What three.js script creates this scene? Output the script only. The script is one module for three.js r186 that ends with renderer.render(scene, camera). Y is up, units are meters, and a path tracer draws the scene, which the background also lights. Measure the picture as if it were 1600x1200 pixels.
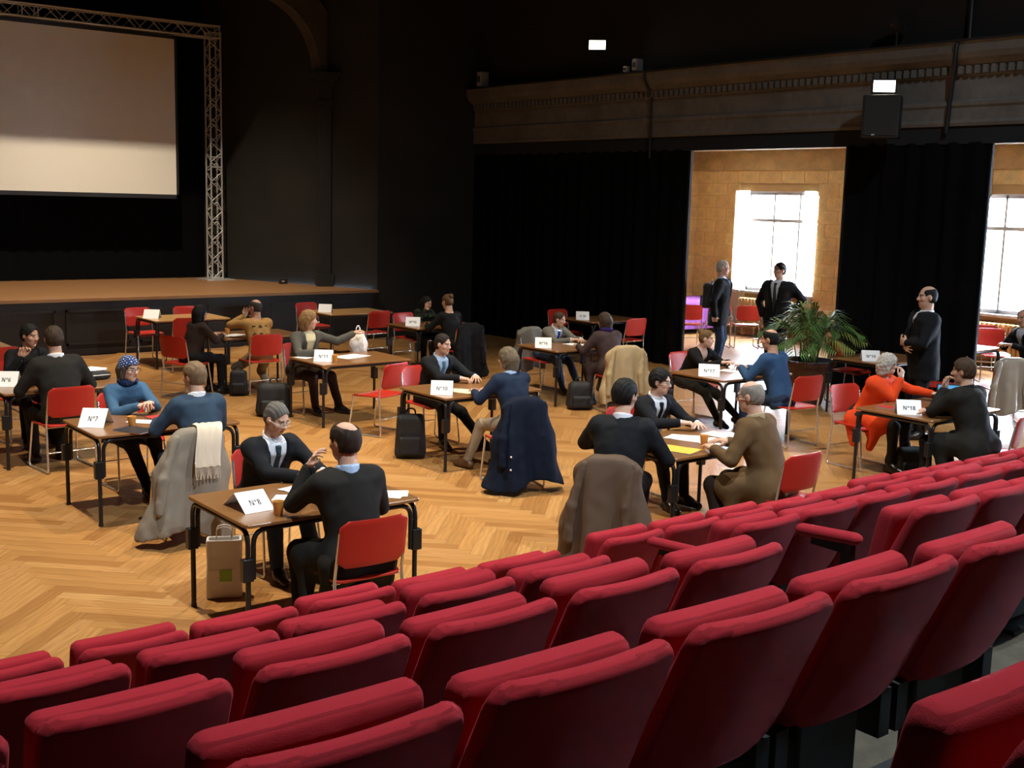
import * as THREE from 'three';
import { mergeGeometries, mergeVertices } from 'three/addons/utils/BufferGeometryUtils.js';
import { RoundedBoxGeometry } from 'three/addons/geometries/RoundedBoxGeometry.js';
import { RectAreaLightUniformsLib } from 'three/addons/lights/RectAreaLightUniformsLib.js';
RectAreaLightUniformsLib.init();

// ---------------------------------------------------------------- camera, sky, lamps, exposure
const scene = new THREE.Scene();
const camera = new THREE.PerspectiveCamera(36.3, 4 / 3, 0.05, 200);
camera.position.set(0, 2.65, 0);
camera.quaternion.setFromRotationMatrix(new THREE.Matrix4().set(
  0.785034, 0.074605, -0.614944, 0,
  0.025997, 0.987878, 0.153037, 0,
  0.618907, -0.136126, 0.773579, 0,
  0, 0, 0, 1));
camera.updateMatrixWorld(true);
scene.background = new THREE.Color().setRGB(74, 90, 112);      // white overcast sky outside the gallery windows
const renderer = new THREE.WebGLRenderer();
renderer.toneMapping = THREE.LinearToneMapping;
renderer.toneMappingExposure = 1.0;
renderer.shadowMap.enabled = true;

const PI = Math.PI;
const WARM = [1, 0.85, 0.64], COOL = [0.84, 0.93, 1.0];
// house lights hung under the dark ceiling, out of frame above: [x, y, z, aim x, aim z, intensity, half angle]
const HOUSE = [
  [2.6, 9.4, -9.6, 2.9, -9.0, 270, 0.62, WARM],
  [7.2, 9.4, -9.6, 7.2, -9.2, 250, 0.62, WARM],
  [10.8, 9.4, -12.0, 10.4, -11.6, 140, 0.62, WARM],
  [6.0, 9.4, -14.6, 6.2, -15.0, 160, 0.6, WARM],
  [3.0, 9.4, -1.4, 4.0, -5.0, 260, 0.8, COOL],
  [7.2, 9.4, -18.15, 7.4, -20.8, 270, 0.66, WARM],
  [8.6, 9.4, -1.8, 9.0, -6.2, 190, 0.98, COOL],
];
// two floodlights on the side wall, in view: [x, y, z, intensity]
const FLOODS = [[13.86, 5.34, -15.34, 16], [13.72, 4.3, -9.5, 9]];

// ---------------------------------------------------------------- helpers
let seed = 12345;
const rnd = () => { seed = (seed * 1664525 + 1013904223) >>> 0; return seed / 4294967296; };
const rr = (a, b) => a + (b - a) * rnd();
const V = (x, y, z) => new THREE.Vector3(x, y, z);
const lerp = (a, b, t) => a + (b - a) * t, clamp = (x, a, b) => Math.min(b, Math.max(a, x));
const lin = (r, g, b) => new THREE.Color().setRGB(r, g, b);
function M(c, rough = 0.8, more = {}) {
  const m = new THREE.MeshPhysicalMaterial({ roughness: rough, ...more });
  if (Array.isArray(c)) m.color.setRGB(...c); else m.color.set(c);
  return m;
}
const used = new Map();
function numbered(n) { const k = used.get(n) ?? 0; used.set(n, k + 1); return k ? `${n}_${String(k).padStart(3, '0')}` : n; }
function shadow(o) { o.castShadow = true; o.receiveShadow = true; return o; }
function tag(o, label, category, group, kind) {
  o.userData.label = label; if (category) o.userData.category = category;
  if (group) o.userData.group = group; if (kind) o.userData.kind = kind; return o;
}
function norm1(g) {
  if (g.index) g = g.toNonIndexed();
  for (const k of Object.keys(g.attributes)) if (!['position', 'normal', 'uv', 'color'].includes(k)) g.deleteAttribute(k);
  if (!g.attributes.uv) g.setAttribute('uv', new THREE.BufferAttribute(new Float32Array(g.attributes.position.count * 2), 2));
  return g;
}
function merged(gs) { gs = [].concat(gs); return gs.length === 1 ? gs[0] : mergeGeometries(gs.map(norm1)); }
function part(name, gs, m, parent) { const o = shadow(new THREE.Mesh(merged(gs), m)); o.name = name; parent.add(o); return o; }
function top(name, gs, m) { const o = shadow(new THREE.Mesh(merged(gs), m)); o.name = numbered(name); scene.add(o); return o; }
function thing(name, label, category, [x, y, z] = [0, 0, 0], ry = 0, group) {
  const o = new THREE.Group(); o.name = numbered(name); o.position.set(x, y, z); o.rotation.y = ry; scene.add(o);
  return tag(o, label, category, group);
}
function struct(name, gs, m) { const o = shadow(new THREE.Mesh(merged(gs), m)); o.name = name; o.userData.kind = 'structure'; scene.add(o); return o; }
function structGroup(name) { const o = new THREE.Group(); o.name = name; o.userData.kind = 'structure'; scene.add(o); return o; }
function boxUV(g) {   // uv in metres from the dominant axis of the normal
  const p = g.attributes.position, n = g.attributes.normal, uv = new Float32Array(p.count * 2);
  for (let i = 0; i < p.count; i++) {
    const ax = Math.abs(n.getX(i)), ay = Math.abs(n.getY(i)), az = Math.abs(n.getZ(i));
    const [a, b] = ay >= ax && ay >= az ? [p.getX(i), p.getZ(i)] : ax >= az ? [p.getZ(i), p.getY(i)] : [p.getX(i), p.getY(i)];
    uv[2 * i] = a; uv[2 * i + 1] = b;
  }
  g.setAttribute('uv', new THREE.BufferAttribute(uv, 2)); return g;
}
function smooth(g) { g = g.clone(); g.deleteAttribute('normal'); g.deleteAttribute('uv'); g = mergeVertices(g, 1e-4); g.computeVertexNormals(); return boxUV(g); }   // area-weighted shared normals
function bx(x0, x1, y0, y1, z0, z1) { const g = new THREE.BoxGeometry(x1 - x0, y1 - y0, z1 - z0); g.translate((x0 + x1) / 2, (y0 + y1) / 2, (z0 + z1) / 2); return boxUV(g); }
function rbx(w, h, d, r, x = 0, y = 0, z = 0, s = 2) { const g = new RoundedBoxGeometry(w, h, d, s, r); g.translate(x, y, z); return boxUV(g); }
function tube(pts, r, seg = 12, rs = 6, smooth = true) {
  const P = pts.map((p) => V(...p));
  const c = smooth ? new THREE.CatmullRomCurve3(P, false, 'centripetal') : new THREE.CurvePath();
  if (!smooth) for (let i = 1; i < P.length; i++) c.add(new THREE.LineCurve3(P[i - 1], P[i]));
  return new THREE.TubeGeometry(c, seg, r, rs, false);
}
function bent(pts, rad, r, rs = 6) {   // a tube along straight runs joined by round bends
  const P = pts.map((p) => V(...p)), c = new THREE.CurvePath(); let a = P[0];
  for (let i = 1; i < P.length - 1; i++) {
    const u = P[i - 1].clone().sub(P[i]).setLength(rad), v = P[i + 1].clone().sub(P[i]).setLength(rad);
    const s = P[i].clone().add(u), e = P[i].clone().add(v);
    c.add(new THREE.LineCurve3(a, s)); c.add(new THREE.QuadraticBezierCurve3(s, P[i], e)); a = e;
  }
  c.add(new THREE.LineCurve3(a, P[P.length - 1]));
  const pts2 = []; c.curves.forEach((k, i) => { const n = k.isLineCurve3 ? 1 : 5; for (let j = i ? 1 : 0; j <= n; j++) pts2.push(k.getPoint(j / n)); });
  return polyTube(pts2, r, rs);
}
function polyTube(pts, r, rs = 6) {   // tube through the given points, radius r (number or function of index)
  const n = pts.length, pos = [], idx = [], nor = [];
  let N = null;
  for (let i = 0; i < n; i++) {
    const t = pts[Math.min(i + 1, n - 1)].clone().sub(pts[Math.max(i - 1, 0)]).normalize();
    if (!N) { N = Math.abs(t.y) < 0.9 ? V(0, 1, 0) : V(1, 0, 0); } N = N.clone().sub(t.clone().multiplyScalar(N.dot(t))).normalize();
    const B = t.clone().cross(N), R = typeof r === 'function' ? r(i / (n - 1)) : r;
    for (let k = 0; k < rs; k++) { const a = k / rs * Math.PI * 2, d = N.clone().multiplyScalar(Math.cos(a)).addScaledVector(B, Math.sin(a)); nor.push(d.x, d.y, d.z); pos.push(pts[i].x + d.x * R, pts[i].y + d.y * R, pts[i].z + d.z * R); }
  }
  for (let i = 0; i < n - 1; i++) for (let k = 0; k < rs; k++) { const a = i * rs + k, b = i * rs + (k + 1) % rs; idx.push(a, b, a + rs, b, b + rs, a + rs); }
  for (const [b0, flip] of [[0, 1], [(n - 1) * rs, 0]]) for (let k = 1; k < rs - 1; k++) flip ? idx.push(b0, b0 + k + 1, b0 + k) : idx.push(b0, b0 + k, b0 + k + 1);
  const g = new THREE.BufferGeometry(); g.setAttribute('position', new THREE.Float32BufferAttribute(pos, 3)); g.setAttribute('normal', new THREE.Float32BufferAttribute(nor, 3)); g.setIndex(idx); return g;
}
function cyl(r, y0, y1, x = 0, z = 0, n = 12, r2 = r) { const g = new THREE.CylinderGeometry(r2, r, y1 - y0, n); g.translate(x, (y0 + y1) / 2, z); return g; }
function roundRect(w, h, r, y0 = 0) { const s = new THREE.Shape(), x = -w / 2, y = y0; s.moveTo(x + r, y); s.lineTo(x + w - r, y); s.quadraticCurveTo(x + w, y, x + w, y + r); s.lineTo(x + w, y + h - r); s.quadraticCurveTo(x + w, y + h, x + w - r, y + h); s.lineTo(x + r, y + h); s.quadraticCurveTo(x, y + h, x, y + h - r); s.lineTo(x, y + r); s.quadraticCurveTo(x, y, x + r, y); return s; }
const hash = (x, y) => { const s = Math.sin(x * 127.1 + y * 311.7) * 43758.5453; return s - Math.floor(s); };
function vnoise(x, y, per) { const xi = Math.floor(x), yi = Math.floor(y), fx = x - xi, fy = y - yi, w = (a) => ((a % per) + per) % per, u = fx * fx * (3 - 2 * fx), v = fy * fy * (3 - 2 * fy); return lerp(lerp(hash(w(xi), w(yi)), hash(w(xi + 1), w(yi)), u), lerp(hash(w(xi), w(yi + 1)), hash(w(xi + 1), w(yi + 1)), u), v); }
function noiseTex(n, fn, srgb) {
  const d = new Uint8Array(n * n * 4);
  for (let y = 0; y < n; y++) for (let x = 0; x < n; x++) { const c = fn(x / n, y / n); const i = 4 * (y * n + x); for (let k = 0; k < 3; k++) d[i + k] = clamp(255 * (Array.isArray(c) ? c[k] : c), 0, 255); d[i + 3] = 255; }
  const t = new THREE.DataTexture(d, n, n); t.wrapS = t.wrapT = THREE.RepeatWrapping; t.magFilter = THREE.LinearFilter; t.minFilter = THREE.LinearMipmapLinearFilter; t.generateMipmaps = true;
  if (srgb) t.colorSpace = THREE.SRGBColorSpace; t.needsUpdate = true; return t;
}
function rep(t, u, v) { const c = t.clone(); c.repeat.set(u, v); c.needsUpdate = true; return c; }
const T = {
  grain: noiseTex(256, (x, y) => 0.86 + 0.14 * (0.55 * vnoise(x * 6, y * 64, 64) + 0.3 * vnoise(x * 12, y * 128, 128) + 0.25 * Math.sin((y * 24 + 1.5 * vnoise(x * 4, y * 8, 8)) * 6.283)), true),
  cloth: noiseTex(128, (x, y) => 0.5 + 0.35 * (vnoise(x * 64, y * 64, 64) - 0.5) + 0.3 * Math.sin(x * 6.283 * 32) * Math.sin(y * 6.283 * 32)),
  mottle: noiseTex(256, (x, y) => 0.72 + 0.28 * (0.5 * vnoise(x * 8, y * 8, 8) + 0.3 * vnoise(x * 24, y * 24, 24) + 0.2 * vnoise(x * 96, y * 96, 96)), true),
  stone: noiseTex(256, (x, y) => 0.8 + 0.2 * (0.4 * vnoise(x * 6, y * 6, 6) + 0.3 * vnoise(x * 20, y * 20, 20) + 0.3 * vnoise(x * 80, y * 80, 80)), true),
};

// ---------------------------------------------------------------- materials
const BLACKW = M([0.011, 0.010, 0.010], 0.9);
const m = {
  parquet: M([1, 1, 1], 0.32, { vertexColors: true, map: rep(T.grain, 1, 1), specularIntensity: 0.6 }),
  subfloor: M([0.20, 0.095, 0.03], 0.9),
  stageFloor: M([0.40, 0.20, 0.085], 0.42, { map: rep(T.grain, 0.6, 2.5) }),
  stageFront: M([0.012, 0.009, 0.008], 0.55),
  blackWall: BLACKW,
  splay: M([0.022, 0.021, 0.018], 0.8, { map: rep(T.mottle, 0.3, 0.3) }),
  arch: M([0.075, 0.055, 0.036], 0.8, { map: rep(T.mottle, 0.6, 0.6) }),
  cornice: M([0.19, 0.182, 0.168], 0.85, { map: rep(T.mottle, 0.5, 0.5) }),
  drape: M([0.003, 0.0032, 0.004], 1, { specularIntensity: 0.2 }),
  valance: M([0.010, 0.013, 0.018], 0.95),
  stone: M([0.84, 0.54, 0.20], 0.85, { map: rep(T.stone, 0.9, 0.9) }),
  stone2: M([0.81, 0.51, 0.185], 0.85, { map: rep(T.stone, 0.7, 0.7) }),
  stone3: M([0.87, 0.58, 0.225], 0.85, { map: rep(T.stone, 1.1, 1.1) }),
  mortar: M([0.44, 0.27, 0.10], 0.95),
  frieze: M([0.58, 0.35, 0.12], 0.85, { map: rep(T.mottle, 0.7, 0.7) }),
  white: M([0.78, 0.77, 0.74], 0.6),
  carpet: M([0.09, 0.078, 0.052], 0.98, { map: rep(T.mottle, 2.2, 2.2) }),
  riser: M([0.012, 0.012, 0.013], 0.8),
  metal: M([0.62, 0.61, 0.60], 0.38, { metalness: 0.45 }),
  chrome: M([0.72, 0.72, 0.74], 0.18, { metalness: 0.8 }),
  blackMetal: M([0.012, 0.012, 0.013], 0.32, { specularIntensity: 0.8 }),
  blackPlastic: M([0.014, 0.014, 0.015], 0.5),
  glass: M([1, 1, 1], 0.02, { transmission: 1, thickness: 0, ior: 1.45 }),
  sheer: M([0.95, 0.88, 0.74], 1, { transmission: 0.6, thickness: 0, side: THREE.DoubleSide }),
  screenCloth: M([0.80, 0.76, 0.68], 0.9),
  tableWood: M([0.27, 0.125, 0.043], 0.28, { map: rep(T.grain, 0.8, 1.4), clearcoat: 0.25, clearcoatRoughness: 0.25 }),
  tableEdge: M([0.42, 0.22, 0.075], 0.45),
  redPlastic: M([0.47, 0.028, 0.017], 0.32, { specularIntensity: 0.7 }),
  paper: M([0.86, 0.86, 0.87], 0.8),
  plush: M([0.37, 0.009, 0.018], 0.95, { sheen: 1, sheenRoughness: 0.45, sheenColor: lin(0.55, 0.05, 0.07), bumpMap: rep(T.cloth, 9, 9), bumpScale: 0.0008 }),
};

// ---------------------------------------------------------------- the hall: floor of herringbone planks
{
  const f = struct('floor', bx(-6, 19.9, -0.3, -0.018, -19.6, 7), m.subfloor);
  const L = 0.805, W = 0.115, S = Math.SQRT1_2, th = 0.018, g = 0.0014;
  const vars = [];
  const tones = [[0.50, 0.252, 0.083], [0.47, 0.233, 0.074], [0.525, 0.272, 0.093], [0.445, 0.219, 0.069], [0.495, 0.247, 0.079], [0.485, 0.247, 0.085], [0.385, 0.178, 0.053], [0.56, 0.305, 0.11]];
  for (let k = 0; k < 8; k++) {
    const q = new THREE.BoxGeometry(L - g, th, W - g), c = new Float32Array(q.attributes.position.count * 3), uv = q.attributes.uv, p = q.attributes.position, o = rnd() * 7;
    for (let i = 0; i < p.count; i++) { c.set(tones[k], i * 3); uv.setXY(i, p.getX(i) * 0.9 + o, p.getZ(i) * 0.9 + o * 1.7); }
    q.setAttribute('color', new THREE.BufferAttribute(c, 3)); vars.push(q);
  }
  const list = [], fr = new THREE.Frustum().setFromProjectionMatrix(new THREE.Matrix4().multiplyMatrices(camera.projectionMatrix, camera.matrixWorldInverse));
  const xmin = -1.5, xmax = 19.4, zmin = -19.3, zmax = -3.4, n = L / W;
  for (let a = -260; a < 400; a++) for (let b = -30; b < 40; b++) for (let kind = 0; kind < 2; kind++) {
    // lattice a = (W,-W), b = (L,L) in the diagonal frame; u = (x+z)S, v = (x-z)S
    const u = a * W + b * L + (kind ? W / 2 : L / 2), v = -a * W + b * L + (kind ? -L / 2 : W / 2);
    const x = (u + v) * S, z = (u - v) * S;
    if (x < xmin + 0.35 || x > xmax - 0.3 || z < zmin + 0.32 || z > zmax) continue;
    if (x > 14.6 && z < -17.9) continue;
    const pt = V(x, 0, z); if (!fr.containsPoint(pt) && fr.distanceToPoint?.(pt)) continue;
    list.push({ x, z, ry: kind ? Math.PI / 4 : -Math.PI / 4, d: Math.hypot(x, z), see: fr.containsPoint(pt) && z < -4.9, k: (rnd() * 6.6) | 0 });
    if (rnd() < 0.11) list[list.length - 1].k = 6 + ((rnd() * 2) | 0);
  }
  list.sort((p, q) => (q.see - p.see) || p.d - q.d);
  const rest = [];
  list.forEach((p, i) => {
    if (i < 300) { const o = new THREE.Mesh(vars[p.k], m.parquet); o.receiveShadow = o.castShadow = true; o.name = 'plank'; o.position.set(p.x, -th / 2, p.z); o.rotation.y = p.ry; f.add(o); }
    else { const q = vars[p.k].clone(); q.rotateY(p.ry); q.translate(p.x, -th / 2, p.z); rest.push(q); }
  });
  const r = part('parquet_planks', rest, m.parquet, f); r.userData.kind = 'stuff';
}
// ceiling and the walls that close the hall behind and beside the camera
struct('ceiling', bx(-6.3, 14.6, 9.9, 10.2, -24, 7.3), m.blackWall);
struct('wall_left', bx(-6.3, -6, -0.3, 9.9, -24, 7.3), m.blackWall);
struct('wall_rear', bx(-6, 14.6, -0.3, 9.9, 7, 7.3), m.blackWall);

// ---------------------------------------------------------------- stage
{
  const s = structGroup('stage');
  const sh = new THREE.Shape(); sh.moveTo(-6, 19.3); sh.lineTo(12.0, 19.3); sh.lineTo(10.35, 23.7); sh.lineTo(-6, 23.7); sh.closePath();
  const g = new THREE.ExtrudeGeometry(sh, { depth: 0.05, bevelEnabled: false }); g.rotateX(-Math.PI / 2); g.translate(0, 0.87, 0); boxUV(g);
  part('stage_floor', g, m.stageFloor, s);
  part('stage_front', bx(-6, 12.0, -0.1, 0.87, -19.5, -19.33), m.stageFront, s);
  // framed panels along the front
  for (let x = 1.2; x < 11.9; x += 1.22) {
    const fr = []; const x1 = Math.min(x + 1.06, 11.9);
    fr.push(bx(x, x1, 0.70, 0.735, -19.34, -19.305), bx(x, x1, 0.16, 0.195, -19.34, -19.305), bx(x, x + 0.035, 0.16, 0.735, -19.34, -19.305), bx(x1 - 0.035, x1, 0.16, 0.735, -19.34, -19.305));
    part('panel', fr, m.stageFront, s);
  }
  part('skirting', bx(-6, 12.0, 0, 0.09, -19.34, -19.29), m.stageFront, s);
  // back drape behind the screen
  struct('wall_stage', bx(-6, 10.5, 0, 9.9, -24, -23.7), m.blackWall);
}
function drape(z0, z1, x, y0, y1, amp, wave, axis = 'z') {   // hanging cloth with folds, in the plane x = const (or z = const)
  const n = Math.max(8, Math.round(Math.abs(z1 - z0) / wave * 8)), pos = [], idx = [];
  const ph = rnd() * 6;
  for (let j = 0; j <= 1; j++) for (let i = 0; i <= n; i++) {
    const t = i / n, z = lerp(z0, z1, t), w = Math.sin((z / wave) * 6.283 + ph + 0.8 * Math.sin(z * 1.7)) * amp * (j ? 0.8 : 1.1) + 0.3 * amp * Math.sin(z * 31);
    axis === 'z' ? pos.push(x + w, j ? y1 : y0, z) : pos.push(z, j ? y1 : y0, x + w);
  }
  for (let i = 0; i < n; i++) idx.push(i, i + 1, n + 1 + i, i + 1, n + 2 + i, n + 1 + i);
  const g = new THREE.BufferGeometry(); g.setAttribute('position', new THREE.Float32BufferAttribute(pos, 3)); g.setIndex(idx); g.computeVertexNormals(); return g;
}
tag(top('stage_curtain', drape(1.5, 10.3, -23.5, 0.93, 8, 0.012, 0.35, 'x'), m.drape), 'plain black backdrop hanging behind the screen and truss', 'curtain');

// proscenium: splayed side wall, pilaster, arch, header
{
  const s = structGroup('wall_proscenium');
  const wallPoly = (pts, y0, y1) => { const sh = new THREE.Shape(); pts.forEach(([x, z], i) => i ? sh.lineTo(x, -z) : sh.moveTo(x, -z)); sh.closePath(); const g = new THREE.ExtrudeGeometry(sh, { depth: y1 - y0, bevelEnabled: false }); g.rotateX(-Math.PI / 2); g.translate(0, y0, 0); return boxUV(g); };
  part('splay_wall', wallPoly([[10.35, -23.7], [12.0, -19.36], [14.6, -19.36], [14.6, -24], [10.35, -24]], -0.2, 9.9), m.splay, s);
  // pilaster on the splay with moulded capital
  const px = 11.58, pz = -20.72, a = Math.atan2(1.65, 4.34);
  const blk = (w, d, y0, y1) => { const g = new THREE.BoxGeometry(w, y1 - y0, d); g.rotateY(-a + Math.PI / 2); g.translate(px, (y0 + y1) / 2, pz); return boxUV(g); };
  part('pilaster_shaft', blk(0.62, 0.22, 0.92, 4.42), m.splay, s);
  part('pilaster_base', blk(0.74, 0.32, 0.92, 1.16), m.splay, s);
  part('capital', [blk(0.70, 0.30, 4.42, 4.50), blk(0.62, 0.24, 4.50, 4.78), blk(0.74, 0.34, 4.78, 4.86), blk(0.86, 0.44, 4.86, 4.95), blk(0.96, 0.54, 4.95, 5.02)], m.splay, s);
  // arch: corner curve of 1.35 m radius, then the level header over the stage
  const yS = 5.02, xi = 11.42, xo = 11.9, R1 = 1.36, R2 = 1.5;
  const ar = new THREE.Shape(); ar.moveTo(xo, yS);
  for (let k = 0; k <= 16; k++) { const t = k / 16 * Math.PI / 2; ar.lineTo(xo - R2 + R2 * Math.cos(t) - 0.0, yS + (R2 + 0.28) * Math.sin(t)); }
  ar.lineTo(-6, yS + R2 + 0.28); ar.lineTo(-6, yS + R1);
  for (let k = 16; k >= 0; k--) { const t = k / 16 * Math.PI / 2; ar.lineTo(xi - R1 + R1 * Math.cos(t), yS + R1 * Math.sin(t)); }
  const g = new THREE.ExtrudeGeometry(ar, { depth: 0.3, bevelEnabled: true, bevelSize: 0.02, bevelThickness: 0.02, bevelSegments: 1 }); g.translate(0, 0, -20.85); boxUV(g);
  part('arch', g, m.arch, s);
  const hd = new THREE.Shape(); hd.moveTo(-6, yS + R1 + 0.2); hd.lineTo(10.2, yS + R1 + 0.2);
  for (let k = 16; k >= 0; k--) { const t = k / 16 * Math.PI / 2; hd.lineTo(xi + 0.15 - R1 + R1 * Math.cos(t), yS + (R1 + 0.15) * Math.sin(t)); }
  hd.lineTo(12.2, yS); hd.lineTo(12.2, 9.9); hd.lineTo(-6, 9.9); hd.closePath();
  const h = new THREE.ExtrudeGeometry(hd, { depth: 0.2, bevelEnabled: false }); h.translate(0, 0, -20.86); boxUV(h);
  part('header', h, m.blackWall, s);
}

// ---------------------------------------------------------------- side wall with cornice and two openings
const XW = 14.3, ZA = -13.49, ZB = -10.457, ZC = -8.226, ZD = -5.19, ZF = -2.96, ZH = 0.07, YO = 3.56;
{
  const w = struct('wall_right', [
    bx(XW + 0.05, XW + 0.1, -0.1, YO + 0.05, -19.4, ZA - 0.02), bx(XW + 0.05, XW + 0.1, -0.1, YO + 0.05, ZB + 0.02, ZC - 0.02), bx(XW + 0.05, XW + 0.1, -0.1, YO + 0.05, ZD, ZF), bx(XW + 0.05, XW + 0.1, -0.1, YO + 0.05, ZH, 7.3),
    bx(XW + 0.05, XW + 0.4, YO + 0.05, 9.9, -19.4, 7.3)], m.blackWall);
  // cornice profile swept along the wall
  const prof = [[0.05, 3.79], [-0.06, 3.79], [-0.075, 3.83], [-0.06, 3.87], [-0.06, 4.02], [-0.085, 4.05], [-0.085, 4.10], [-0.045, 4.13], [-0.045, 4.42], [-0.07, 4.44], [-0.07, 4.54], [-0.115, 4.56], [-0.20, 4.63], [-0.245, 4.70], [-0.26, 4.80], [-0.28, 4.83], [0.05, 4.83]];
  const sh = new THREE.Shape(); prof.forEach(([x, y], i) => i ? sh.lineTo(x, y) : sh.moveTo(x, y)); sh.closePath();
  const g = new THREE.ExtrudeGeometry(sh, { depth: 22.7, bevelEnabled: false }); g.translate(XW, 0, -19.4); boxUV(g);
  part('cornice', g, m.cornice, w);
  const den = []; for (let z = -19.3; z < -5.5; z += 0.115) den.push(bx(XW - 0.125, XW - 0.05, 4.445, 4.545, z, z + 0.06));
  part('dentils', den, m.cornice, w).userData.kind = 'stuff';
  part('ledge', bx(XW - 0.3, XW + 0.06, 4.83, 4.86, -19.4, 3.3), m.blackWall, w);
  // band of dark cloth under the cornice
  part('valance', [bx(XW - 0.03, XW + 0.03, YO, 3.79, -19.36, 3)], m.valance, w);
  part('cable', [polyTube([V(XW - 0.29, 4.86, -14.33), V(XW - 0.29, 4.72, -14.33), V(XW - 0.1, 4.45, -14.33), V(XW - 0.09, 3.9, -14.33), V(XW - 0.08, 3.45, -14.33)], 0.022)], m.blackPlastic, w);
  part('cable', [polyTube([V(XW + 0.03, 7.2, -8.7), V(XW - 0.02, 4.9, -8.66), V(XW - 0.3, 4.80, -8.66), V(XW - 0.15, 4.5, -8.76), V(XW - 0.09, 4.1, -8.82), V(XW - 0.09, 3.7, -8.84)], 0.03)], m.blackPlastic, w);
}
for (const [z0, z1, l] of [[-19.3, ZA, 'wide black drape hanging on the side wall left of the doorway'], [ZB, ZC, 'black drape hanging on the pier between the two bright openings']])
  tag(top('wall_drape', [drape(z0, z1, XW - 0.03, 0.02, YO + 0.02, 0.03, 0.3)], m.drape), l, 'curtain');

// ---------------------------------------------------------------- side gallery: stone walls, windows, ceiling
const XG = 19.5, ZE = -18.1, YG = 3.86;
const WIN = [[-16.87, -14.83], [-11.77, -9.73], [-6.67, -4.63], [-1.57, 0.47]], WY0 = 0.93, WY1 = 3.0;
struct('ceiling_gallery', bx(XW + 0.05, XG + 0.4, YG, YG + 0.2, ZE - 0.3, 7.3), m.white);
struct('wall_gallery_rear', bx(XW + 0.1, XG + 0.4, -0.3, YG, 2.4, 2.7), m.stone);
{
  const w = structGroup('wall_gallery');
  const back = [bx(XG + 0.012, XG + 0.4, -0.3, WY0, ZE - 0.3, 2.7), bx(XG + 0.012, XG + 0.4, WY1, YG, ZE - 0.3, 2.7)];
  let z = ZE - 0.3; for (const [a, b] of [...WIN, [2.7, 0]]) { back.push(bx(XG + 0.012, XG + 0.4, WY0, WY1, z, a)); z = b; }
  part('wall_core', back, m.mortar, w);
  const e = structGroup('wall_gallery_end');
  part('wall_core', bx(XW + 0.4, XG + 0.05, -0.3, YG, ZE - 0.3, ZE - 0.012), m.mortar, e);
  const gap = 0.007, H = 0.265, Lb = 0.58, cache = new Map();
  const mats = [m.stone, m.stone2, m.stone3];
  const block = (len, h, along) => { const k = `${len.toFixed(3)},${h.toFixed(3)},${along}`; if (!cache.has(k)) { const d = 0.03; cache.set(k, boxUV(along === 'z' ? new THREE.BoxGeometry(d, h - gap, len - gap) : new THREE.BoxGeometry(len - gap, h - gap, d))); } return cache.get(k); };
  const put = (parent, along, c, y, h, at) => { const [s0, s1] = c; if (s1 - s0 < 0.05) return; const o = shadow(new THREE.Mesh(block(s1 - s0, h, along), mats[(rnd() * 3) | 0])); o.name = 'stone_block'; along === 'z' ? o.position.set(at, y + h / 2, (s0 + s1) / 2) : o.position.set((s0 + s1) / 2, y + h / 2, at); parent.add(o); };
  for (let r = 0; r < 13; r++) {
    const y = r * H - 0.0, off = (r % 2) * Lb / 2;
    for (let s = ZE - Lb; s < -9.0; s += Lb) {
      let a = Math.max(s + off, ZE), b = Math.min(s + off + Lb, -9.0); if (b <= a) continue;
      let segs = [[a, b]];
      if (y + H > WY0 + 0.02 && y < WY1 - 0.06) for (const [p, q] of WIN) segs = segs.flatMap(([u, v]) => v <= p || u >= q ? [[u, v]] : [[u, Math.min(v, p)], [Math.max(u, q), v]].filter(([i, j]) => j > i));
      const yb = y, hh = H; segs.forEach((c) => put(w, 'z', c, yb, hh, XG));
    }
    for (let s = XW; s < XG; s += Lb) put(e, 'x', [Math.max(s + off, XW + 0.4), Math.min(s + off + Lb, XG)], y, H, ZE);
  }
  part('frieze', bx(XG - 0.05, XG + 0.02, 13 * H, YG, ZE, 2.4), m.frieze, w);
  part('frieze', bx(XW + 0.4, XG, 13 * H, YG, ZE - 0.02, ZE + 0.05), m.frieze, e);
  part('dado', bx(XG - 0.03, XG + 0.015, 0, 0.12, ZE, 2.4), m.mortar, w);
}
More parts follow.
